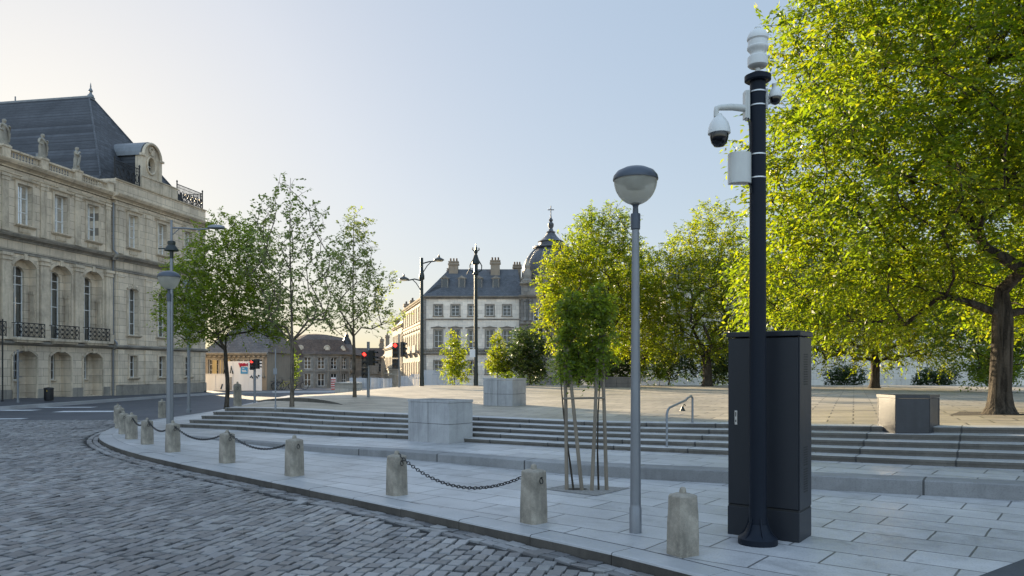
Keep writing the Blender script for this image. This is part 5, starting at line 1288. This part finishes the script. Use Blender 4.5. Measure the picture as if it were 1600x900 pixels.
# bicycles by the far shrub
def bicycle(label, loc, rz, m):
    t = thing('bicycle', label, 'bicycle', loc, rz, 'bicycles parked beyond the street')
    for x in (-.52, .52):
        mb = MB(); mb.tube([(x + .33 * math.cos(a), 0, .34 + .33 * math.sin(a)) for a in [2 * math.pi * k / 20 for k in range(21)]], .022, 5)
        w = mb.build('wheel', M['rubber'], t); mb = MB()
        for k in range(8): a = k * math.pi / 4; mb.tube([(x, 0, .34), (x + .32 * math.cos(a), 0, .34 + .32 * math.sin(a))], .004, 3)
        mb.build('spokes', M['steel'], w)
    mb = MB()
    for a, b in (((-.52, .34), (-.1, .34)), ((-.1, .34), (-.22, .82)), ((-.52, .34), (-.18, .70)), ((-.18, .72), (.36, .76)), ((-.1, .34), (.38, .70)), ((.52, .34), (.34, .92))): mb.tube([(a[0], 0, a[1]), (b[0], 0, b[1])], .022, 6)
    mb.build('frame', M[m], t)
    mb = MB(); mb.tube([(.34, 0, .92), (.33, 0, 1.0)], .015, 5); mb.tube([(.25, -.27, 1.0), (.36, -.1, 1.02), (.36, .1, 1.02), (.25, .27, 1.0)], .015, 5); mb.build('handlebar', M['bikedark'], t)
    mb = MB(); mb.lathe([(.02, .88), (.09, .87), (.10, .84), (.03, .82)], (-.25, 0, 0), 10, sx=1.5, sy=.8); mb.build('saddle', M['rubber'], t)
for (u, Yb_, rz, m, lab) in ((423, 64, .2, 'bikedark', 'dark bicycle parked nearest to the white hoarding'), (436, 64.6, 1.1, 'bikedark', 'dark bicycle seen nearly end-on below the sunlit shrub'), (447, 64.2, .1, 'bike', 'yellow bicycle parked beside the tall slender tree trunk'), (466, 65.5, .3, 'bikedark', 'dark bicycle before the round-fronted building, just past the tall trunk')):
    bicycle(lab, (xat(u, Yb_), Yb_, -.1), rz, M and m)
# barrier board
Y = 66.0; X = xat(521, Y); t = thing('barrier_board', 'red and white barrier board at the end of the low pale wall', 'barrier', (X, Y, -.2))
mb = MB()
for k in range(5): mb.box(-.2, .2, -.03, .0, .1 + k * .2, .1 + k * .2 + .1)
mb.build('red_stripes', M['redwhite'], t); mb = MB(); mb.box(-.21, .21, .002, .03, .0, 1.15); mb.build('board', M['hoard'], t)
# ------------------------------------------------------------------ trees
def leaf_mesh(name, starts, dirs, lens, m, ll, lw, rng, sag=.35, droop=.3, mat=None, flat=.6):
    S = len(starts); N = S * m
    d = dirs / np.linalg.norm(dirs, axis=1, keepdims=True)
    side = np.cross(d, np.array([0, 0, 1.0])); side += rng.normal(0, .15, side.shape); side /= np.linalg.norm(side, axis=1, keepdims=True) + 1e-9
    t = (np.arange(m) + .6) / m
    pos = starts[:, None, :] + d[:, None, :] * (lens[:, None] * t[None, :])[..., None]
    pos[..., 2] -= sag * lens[:, None] * (t ** 2)[None, :]
    sg = np.where(np.arange(m) % 2 == 0, 1.0, -1.0)
    ld = side[:, None, :] * sg[None, :, None] * .9 + d[:, None, :] * .55 + rng.normal(0, .35, (S, m, 3)); ld[..., 2] -= droop
    ld /= np.linalg.norm(ld, axis=2, keepdims=True)
    up = rng.normal(0, 1 - flat, (S, m, 3)); up[..., 2] += flat
    wd = np.cross(ld, up); wd /= np.linalg.norm(wd, axis=2, keepdims=True) + 1e-9
    nn = np.cross(wd, ld)
    L = (ll * rng.uniform(.65, 1.25, (S, m)))[..., None]; W = (lw * rng.uniform(.7, 1.2, (S, m)))[..., None]
    v = np.stack([pos, pos + ld * L * .42 + wd * W * .5 + nn * L * .05, pos + ld * L - nn * L * .08, pos + ld * L * .42 - wd * W * .5 + nn * L * .05], axis=2).reshape(-1, 3)
    me = bpy.data.meshes.new(name); me.vertices.add(N * 4); me.vertices.foreach_set('co', v.ravel().astype(np.float32))
    me.loops.add(N * 4); me.loops.foreach_set('vertex_index', np.arange(N * 4, dtype=np.int32))
    me.polygons.add(N); me.polygons.foreach_set('loop_start', np.arange(0, N * 4, 4, dtype=np.int32)); me.polygons.foreach_set('loop_total', np.full(N, 4, np.int32))
    me.update(); me.validate(); me.materials.append(mat); return me

def tree(name, label, base, fork, trunk_r, env, leaf, mat, seed, leader=None, bark='barkdark', group=None, cat='tree', per=9, m=9, ll=.09, lw=.045, rc=.45, slen=(.3, .65), mind=.35, sag=.35, droop=.3, twigs=True, tip=.006, rise=.35, lean=(0, 0), shell=.42, flare=1.5, spray_up=0.0):
    """env: ellipsoids (cx, cy, cz, rx, ry, rz, count) relative to the base; branches grow towards clusters sampled in them"""
    rng = np.random.default_rng(seed)
    root = thing(name, label, cat, base, 0, group)
    cl = []
    for (cx, cy, cz, ax, ay, az, n) in env:
        tries = 0; got = 0
        while got < n and tries < n * 25:
            tries += 1
            q = rng.normal(size=3); q /= np.linalg.norm(q); q *= rng.uniform() ** shell
            p = np.array((cx + q[0] * ax, cy + q[1] * ay, cz + q[2] * az))
            if cl and np.min(np.sum((np.array(cl) - p) ** 2, 1)) < mind ** 2: continue
            cl.append(p); got += 1
    cl = np.array(cl)
    top = leader if leader else fork
    steps = max(4, int(top / .45))
    nodes = []; par = []
    for k in range(steps + 1):
        f = k / steps
        nodes.append(np.array((lean[0] * f + .03 * math.sin(f * 5 + seed), lean[1] * f + .03 * math.cos(f * 4 + seed), top * f))); par.append(k - 1)
    first = max(1, int(steps * fork / top) - 1)
    fk = nodes[first]
    order = np.argsort(np.linalg.norm((cl - fk) * np.array((1, 1, .6)), axis=1))
    tips = []
    NA = np.array(nodes)
    for ci in order:
        p = cl[ci]
        cand = NA[first:]
        dv = p - cand; dist = np.linalg.norm(dv, axis=1); hd = np.hypot(dv[:, 0], dv[:, 1])
        cost = dist + .9 * np.maximum(0, cand[:, 2] - (p[2] - rise * hd)) + .12 * np.linalg.norm(cand - fk, axis=1)
        b = first + int(cost.argmin()); a = NA[b]; L = np.linalg.norm(p - a)
        n = max(1, int(L / .45)); prev = b; new = []
        bend = rng.normal(0, .07 * L, 3); bend[2] = abs(bend[2]) * .6
        for k in range(1, n + 1):
            f = k / n
            q = a + (p - a) * f + bend * math.sin(math.pi * f) + (rng.normal(0, .035, 3) if k < n else 0)
            par.append(prev); prev = len(par) - 1; new.append(q)
        NA = np.vstack([NA, np.array(new)]); tips.append(prev)
    NN = len(NA); cnt = np.zeros(NN)
    for t_ in tips: cnt[t_] += 1
    for i in range(NN - 1, 0, -1):
        if par[i] >= 0: cnt[par[i]] += cnt[i]
    e = math.log(max(trunk_r * .82 / tip, 2)) / math.log(max(len(tips), 3))
    rad = tip * np.maximum(cnt, 1) ** e
    for k in range(steps + 1):
        f = k / steps
        if k <= first: rad[k] = max(rad[k], trunk_r * (1 - .12 * f)) if not leader else max(rad[k], trunk_r * (1 - .75 * f))
        elif leader: rad[k] = max(tip, min(rad[k], trunk_r * (1 - .9 * f)))
    mb = MB(); kids = [[] for _ in range(NN)]
    for i in range(1, NN): kids[par[i]].append(i)
    stack = [(0, None)]
    while stack:
        s_, pr = stack.pop(); path = [s_]; cur = s_
        while kids[cur]:
            ks = sorted(kids[cur], key=lambda k: -rad[k])
            for k in ks[1:]: stack.append((k, cur))
            cur = ks[0]; path.append(cur)
        pts = [NA[i] for i in path]; rr_ = [rad[i] for i in path]
        if pr is not None: pts = [NA[pr]] + pts; rr_ = [min(rad[pr], rr_[0] * 1.15)] + rr_
        if len(pts) > 1:
            if s_ == 0 and flare > 1:
                b0_ = pts[0]; p1 = pts[1]
                pts = [b0_ - np.array((0, 0, .08)), b0_ + (p1 - b0_) * .08, b0_ + (p1 - b0_) * .3, b0_ + (p1 - b0_) * .65] + pts[1:]
                rr_ = [trunk_r * flare * 1.12, trunk_r * (1 + (flare - 1) * .62), trunk_r * (1 + (flare - 1) * .28), trunk_r * (1 + (flare - 1) * .08)] + rr_[1:]
            mb.tube(pts, rr_, 14 if rr_[0] > .09 else (7 if rr_[0] > .025 else 4), caps=False)
    # leafy sprays
    base_dir = cl - np.array((fk[0], fk[1], fk[2] + .2)); base_dir /= np.linalg.norm(base_dir, axis=1, keepdims=True)
    st = np.repeat(cl, per, 0) + rng.normal(0, rc * .5, (len(cl) * per, 3))
    dr = np.repeat(base_dir, per, 0) * .7 + rng.normal(0, .6, (len(cl) * per, 3)); dr[:, 2] += spray_up
    ln = rng.uniform(slen[0], slen[1], len(st))
    if twigs:
        for k in range(0, len(st), 2 if len(st) < 3000 else 4):
            d = dr[k] / np.linalg.norm(dr[k]); a = st[k]; L = ln[k]; c = np.repeat(cl, per, 0)[k]
            mid = a + d * L * .5 - np.array((0, 0, sag * L * .25)); end = a + d * L - np.array((0, 0, sag * L))
            mb.tube([c, a, mid, end], [tip * .8, tip * .7, tip * .5, tip * .3], 3, caps=False)
    mb.build('trunk', M[bark], root, crisp=False)
    me = leaf_mesh('crown', st, dr, ln, m, ll, lw, rng, sag, droop, M[mat])
    inst('crown', me, root)
    return root

def base(u, v): return on_plaza(u, v)
TG = 'big trees shading the plaza'
b = (T6[0], T6[1], T6[2])
tree('plaza_tree', 'big tree with thick furrowed trunk spreading yellow-green leaves over the dark stone block', b, 2.5, .21,
     [(.1, .3, 6.2, 4.4, 4.3, 3.6, 300), (-2.6, -.3, 5.0, 2.3, 2.6, 2.2, 90), (-2.7, .2, 7.7, 1.7, 2.2, 1.8, 60), (2.4, 0, 5.2, 2.6, 2.6, 2.4, 70), (.5, .5, 9.0, 3.0, 3, 2.0, 80), (-2.6, 1.2, 2.9, 2.4, 2.2, 1.25, 62), (1.9, 1.6, 2.8, 1.6, 1.6, 1.0, 26)], None, 'leaf_big', 11,
     bark='bark', group=TG, per=25, m=11, ll=.132, lw=.055, rc=.40, slen=(.3, .75), mind=.70, sag=.5, droop=.45, tip=.007, rise=.22, flare=1.75)
b = base(1367, 606.5)
tree('plaza_tree', 'broad low-branched tree behind the dark stone block, short trunk under a wide crown', b, 1.9, .24,
     [(0, 0, 4.6, 4.9, 3.6, 3.4, 260), (-3.2, -.5, 4.4, 2.4, 2.4, 3.0, 110), (2.6, -.5, 4.0, 2.6, 2.4, 2.6, 90), (-3.6, 0, 7.2, 2.0, 2, 2, 60), (0, -.5, 2.2, 4.4, 1.8, .8, 46)], None, 'leaf_gold', 12,
     group=TG, per=18, m=11, ll=.15, lw=.07, rc=.5, slen=(.35, .8), mind=.8, sag=.5, droop=.4, tip=.009, rise=.25)
b = base(1105, 603.5)
tree('plaza_tree', 'round-crowned tree standing between the lamp post and the camera mast', b, 2.0, .27,
     [(.1, 0, 5.6, 3.5, 3.2, 3.9, 300), (-1.9, 0, 4.2, 1.9, 2, 2.6, 80), (2.6, 0, 5.2, 2.2, 2, 3.4, 110), (.6, 0, 9.0, 1.6, 1.6, 1.4, 40), (-.6, -.5, 2.4, 3.2, 1.8, .8, 30)], None, 'leaf_gold', 13,
     group=TG, per=17, m=11, ll=.15, lw=.07, rc=.48, slen=(.35, .75), mind=.8, sag=.4, droop=.35, tip=.009, rise=.45)
tree('plaza_tree', 'tree with feathery golden top just behind the bowl of the near lamp', (5.3, 44.5, .68), 3.0, .2,
     [(0, 0, 6.0, 2.3, 2.2, 4.2, 140), (-.2, 0, 8.6, 1.5, 1.6, 1.7, 40)], None, 'leaf_big', 14, group=TG, per=20, m=11, ll=.15, lw=.07, rc=.45, slen=(.35, .8), mind=.7, sag=.3, tip=.009)
tree('plaza_tree', 'smaller yellow-green tree leaning out before the domed building', (3.05, 42.0, .66), 2.3, .15,
     [(0, 0, 4.9, 1.55, 1.6, 2.9, 120), (.5, 0, 6.6, 1.2, 1.3, 1.6, 40)], None, 'leaf_gold', 15, group=TG, per=16, m=9, ll=.16, lw=.085, rc=.42, slen=(.3, .7), mind=.6, sag=.4, tip=.008)
tree('plaza_tree', 'shaded tree filling the gap behind the thick furrowed trunk', (21.5, 33.5, .65), 1.6, .2,
     [(0, 0, 3.9, 3.2, 3, 3.2, 200), (.6, 0, 8.2, 3.2, 3, 2.8, 120)], None, 'leaf_mid', 16, group=TG, per=13, m=9, ll=.16, lw=.085, rc=.6, slen=(.4, .9), mind=.5, sag=.4, tip=.009)
tree('plaza_tree', 'tree half hidden by the grey lamp post, left of the round-crowned tree', (7.7, 48.0, .3), 2.4, .2,
     [(0, 0, 5.2, 2.2, 2.2, 3.6, 170)], None, 'leaf_gold', 18, group=TG, per=18, m=9, ll=.17, lw=.09, rc=.5, slen=(.35, .8), mind=.75, sag=.4, tip=.009)
# staked young trees
SG = 'young staked trees on the pavement'
for (u, v, sd, w, h0, h1, lab) in ((893, 765, 21, .15, 1.56, 2.74, 'young staked tree with narrow drooping crown, nearer to the domed building'),
                                   (935, 765.5, 22, .18, 1.62, 2.80, 'young staked tree with fuller drooping crown, nearer to the lamp post')):
    X, Y = gp(u, v); Xc = xat(869 if sd == 21 else 941, Y)
    tree('staked_tree', lab, (X, Y, 0), h0, .013, [(0, 0, (h0 + h1) / 2, w, w, (h1 - h0) / 2, 46), (0, 0, h1 - .3, w * .9, w * .9, .3, 16), (-.03, 0, h0 + .2, w * .9, w, .3, 14)], None, 'leaf_street', sd, leader=2.6, group=SG,
         per=6, m=6, ll=.065, lw=.038, rc=.09, slen=(.08, .2), mind=.085, sag=.9, droop=.7, tip=.0025, lean=(Xc - X, 0), flare=1.2, shell=.33)
t = thing('tree_stakes', 'four round wooden stakes tied by a crossbar round the staked trees', 'tree stakes', (*gp(915, 766), 0))
ox, oy = gp(915, 766)
for (u0, v0, u1, v1) in ((885.5, 765.5, 882.5, 535), (909.5, 766.5, 886, 538), (924.5, 767, 934, 536), (948, 766, 940.5, 532)):
    X, Y = gp(u0, v0); X1 = xat(u1, Y + .02)
    mb = MB(); mb.tube([(X - ox, Y - oy, -.02), ((X + X1) / 2 - ox + .004, Y - oy + .01, .95), (X1 - ox, Y - oy + .02, zat(v1, Y))], [.027, .025, .022], 9); mb.build('stake', M['stake'], t)
Yb = gp(915, 766)[1]
mb = MB(); mb.tube([(xat(879, Yb) - ox, -.035, zat(622.5, Yb)), (xat(945, Yb) - ox, -.035, zat(621.5, Yb))], .015, 8); mb.build('crossbar', M['stake'], t)
# trees on the left part of the plaza
LG = 'street trees along the kerb side of the plaza'
b = base(354, 635.5); k = b[1] / F
tree('street_tree', 'bushy dark green tree with low wide crown in front of the ornate building', b, 1.75, .065,
     [(-.1, 0, 3.6, 1.75, 1.6, 1.55, 210), (-.7, 0, 2.9, 1.35, 1.3, .95, 90), (.3, 0, 4.7, 1.25, 1.2, 1.15, 90), (1.2, 0, 2.9, .9, 1.0, .9, 50)], None, 'leaf_street', 31, group=LG,
     per=11, m=8, ll=.095, lw=.052, rc=.24, slen=(.18, .42), mind=.36, sag=.3, tip=.004, rise=.5, flare=1.25)
b = base(455, 635.5)
tree('street_tree', 'tallest slender street tree, sparse open crown against the pale sky', b, 1.9, .065,
     [(0, 0, 2.9, 1.3, 1.2, .7, 44), (0, 0, 4.1, 1.4, 1.3, 1.0, 60), (0, 0, 5.3, 1.05, 1.0, .8, 46), (0, 0, 6.0, .6, .55, .6, 20)], None, 'leaf_sparse', 32, leader=6.6, group=LG,
     per=4, m=6, ll=.10, lw=.075, rc=.3, slen=(.12, .34), mind=.4, sag=.1, droop=.1, tip=.006, rise=.9, flare=1.2, bark='barkpale')
b = base(553, 620.5)
tree('street_tree', 'slender street tree with airy green crown before the street of houses', b, 2.3, .07,
     [(0, 0, 3.1, 1.95, 1.5, .7, 64), (0, 0, 4.2, 1.5, 1.3, .9, 54), (0, 0, 5.3, 1.0, .9, .8, 34), (0, 0, 6.3, .5, .5, .6, 16)], None, 'leaf_sparse', 33, leader=6.9, group=LG,
     per=5, m=6, ll=.115, lw=.08, rc=.3, slen=(.15, .4), mind=.32, sag=.15, droop=.15, tip=.005, rise=.75, flare=1.2, bark='barkpale')
# saplings and shrubs
X, Y = xat(711, 48.5), 48.5
tree('sapling', 'yellow-leaved sapling beside the dark ornate mast', (X, Y, .0), 1.0, .035, [(0, 0, 2.6, .75, .75, 1.5, 60), (0, 0, 1.6, .9, .9, .9, 30)], None, 'leaf_gold', 41, leader=3.9, group='saplings behind the plaza', per=8, m=6, ll=.13, lw=.08, rc=.22, slen=(.15, .4), mind=.22, tip=.005, flare=1.1)
X = xat(778, 48.5)
tree('sapling', 'yellow-leaved sapling rising behind the farther stone cube', (X, Y, .0), 1.1, .035, [(0, 0, 2.5, .62, .6, 1.5, 52), (0, 0, 1.9, .75, .7, .7, 22)], None, 'leaf_gold', 42, leader=4.0, group='saplings behind the plaza', per=8, m=6, ll=.13, lw=.08, rc=.22, slen=(.15, .4), mind=.22, tip=.005, flare=1.1)
X, Y, z = on_plaza(1031, 601)
tree('sapling', 'tiny bright yellow-green sapling on the plaza edge before dark shrubs', (X, Y, z - .05), .3, .015, [(0, 0, .85, .3, .3, .45, 36)], None, 'leaf_big', 43, leader=1.3, group='saplings behind the plaza', per=6, m=5, ll=.1, lw=.065, rc=.1, slen=(.08, .2), mind=.1, tip=.003, flare=1)
c = [sum(p[i] for p in P2) / 4 for i in (0, 1)]
tree('planter_sprig', 'small leafy sprig growing out of the farther stone cube', (c[0] + .05, c[1], zp(*c) + .74), .03, .006, [(0, 0, .14, .17, .12, .10, 16)], None, 'leaf_big', 44, cat='plant', per=5, m=4, ll=.06, lw=.035, rc=.05, slen=(.05, .1), mind=.05, tip=.002, flare=1, spray_up=.6)
DARK = 'dark shrubs along the back of the plaza'
for i, (u, Yd, r_, h, lab) in enumerate(((822, 49, 1.5, 3.4, 'dark green bush below the domed building beside the farther stone cube'), (905, 53, 1.9, 2.6, 'dark shrub behind the staked trees'),
                                     (968, 52, 2.0, 2.9, 'dark shrub behind the low brown planter'), (1042, 54, 2.2, 3.2, 'dark shrub behind the tiny bright sapling'), (1130, 53, 2.0, 3.0, 'dark shrub behind the round-crowned tree trunk'),
                                     (1215, 55, 1.9, 2.4, 'dark shrub partly hidden behind the cabinet'), (1555, 50, 1.3, 2.4, 'shrub with pale green leaves behind the thick furrowed trunk'))):
    tree('shrub', lab, (xat(u, Yd), Yd, -.1), .4, .05, [(0, 0, .8 + h * .48, r_, r_ * .8, h * .52, 110)], None, 'leaf_dark' if i < 6 else 'leaf_mid', 50 + i, group=DARK, cat='shrub', per=11, m=8, ll=.17, lw=.095, rc=.45, slen=(.25, .6), mind=.3, twigs=False, tip=.006, shell=.5)
for u, Yd, h, lab in ((1322, 57, 1.5, 'low dark shrub before the long pale building, nearest to the cabinet'), (1462, 56, 1.3, 'low dark shrub before the long pale building, above the dark stone block')):
    tree('shrub', lab, (xat(u, Yd), Yd, -.1), .3, .04, [(0, 0, .5 + h * .45, 1.5, 1.0, h * .5, 60)], None, 'leaf_dark', 70 + u, group=DARK, cat='shrub', per=9, m=8, ll=.16, lw=.09, rc=.4, slen=(.2, .5), mind=.3, twigs=False, tip=.006, shell=.5)
tree('shrub', 'sunlit leafy shrub beyond the street beside the white hoarding', (xat(444, 72), 72, -.35), .5, .05, [(0, 0, 2.0, 1.1, 1.0, 1.7, 80)], None, 'leaf_mid', 60, cat='shrub', per=10, m=8, ll=.17, lw=.1, rc=.4, slen=(.25, .6), mind=.3, twigs=False, tip=.006)
tree('shrub', 'dark tree crown behind the roofs left of the round-fronted building', (xat(428, 105), 105, -1), 1.5, .12, [(0, 0, 5.0, 2.6, 2, 2.6, 90)], None, 'leaf_dark', 61, cat='tree', per=10, m=8, ll=.25, lw=.14, rc=.6, slen=(.3, .8), mind=.5, twigs=False, tip=.01)
# ------------------------------------------------------------------ camera, light
cd = bpy.data.cameras.new('camera'); cam = bpy.data.objects.new('camera', cd); COL.objects.link(cam)
cam.location = (0, 0, CAMZ); cam.rotation_euler = (R(90), 0, 0); cd.lens = 27.0; cd.sensor_width = 36.0; cd.shift_y = (HOR - 450) / 1600.0
cd.clip_end = 6000; cd.clip_start = .05; SC.camera = cam
EL, AZ = R(12.5), math.atan2(-.55, .83)     # AZ measured from +Y towards +X
SUN = Vector((math.sin(AZ) * math.cos(EL), math.cos(AZ) * math.cos(EL), math.sin(EL)))
ld = bpy.data.lights.new('sun', 'SUN'); ld.energy = 4.1; ld.angle = R(.6); ld.color = (1.0, .81, .54)
lo = bpy.data.objects.new('sun', ld); COL.objects.link(lo); lo.rotation_euler = SUN.to_track_quat('Z', 'Y').to_euler()
w = bpy.data.worlds.new('World'); SC.world = w; w.use_nodes = True
nt = w.node_tree; bg = nt.nodes['Background']
sk = nt.nodes.new('ShaderNodeTexSky'); sk.sky_type = 'NISHITA'; sk.sun_disc = False; sk.sun_elevation = EL; sk.sun_rotation = AZ
sk.altitude = 100; sk.air_density = 1.0; sk.dust_density = 1.0; sk.ozone_density = 1.2
gm = nt.nodes.new('ShaderNodeGamma'); gm.inputs[1].default_value = .23
hs = nt.nodes.new('ShaderNodeHueSaturation'); hs.inputs['Saturation'].default_value = 1.95
nt.links.new(sk.outputs[0], gm.inputs[0]); nt.links.new(gm.outputs[0], hs.inputs['Color']); 
ti = nt.nodes.new('ShaderNodeMix'); ti.data_type = 'RGBA'; ti.blend_type = 'MULTIPLY'; ti.inputs[0].default_value = 1.0; ti.inputs[7].default_value = (.93, .98, 1.065, 1)
nt.links.new(hs.outputs[0], ti.inputs[6]); 
# added fill light: sky brightened overhead and behind the camera
tc = nt.nodes.new('ShaderNodeTexCoord'); sz = nt.nodes.new('ShaderNodeSeparateXYZ'); mr = nt.nodes.new('ShaderNodeMapRange'); mr.interpolation_type = 'SMOOTHSTEP'
mr.inputs[1].default_value = .46; mr.inputs[2].default_value = .85; mr.inputs[3].default_value = 1.0; mr.inputs[4].default_value = 1.8
vm = nt.nodes.new('ShaderNodeVectorMath'); vm.operation = 'SCALE'
nt.links.new(tc.outputs['Generated'], sz.inputs[0]); nt.links.new(sz.outputs['Z'], mr.inputs[0]); nt.links.new(ti.outputs[2], vm.inputs[0]); 
m3 = nt.nodes.new('ShaderNodeMapRange'); m3.interpolation_type = 'SMOOTHSTEP'; m3.inputs[1].default_value = 0.0; m3.inputs[2].default_value = -.75; m3.inputs[3].default_value = 0.0; m3.inputs[4].default_value = 1.05
ad = nt.nodes.new('ShaderNodeMath'); ad.operation = 'ADD'
nt.links.new(sz.outputs['Y'], m3.inputs[0]); nt.links.new(mr.outputs[0], ad.inputs[0]); nt.links.new(m3.outputs[0], ad.inputs[1]); nt.links.new(ad.outputs[0], vm.inputs['Scale'])
nt.links.new(vm.outputs[0], bg.inputs[0]); bg.inputs[1].default_value = .120
SC.view_settings.view_transform = 'Standard'; SC.view_settings.look = 'None'; SC.view_settings.gamma = 1; SC.view_settings.exposure = 2.1
SC.view_settings.use_curve_mapping = False
SC.cycles.use_denoising = True; SC.cycles.max_bounces = 8; SC.cycles.transparent_max_bounces = 12
SC.cycles.diffuse_bounces = 3; SC.cycles.sample_clamp_indirect = 8
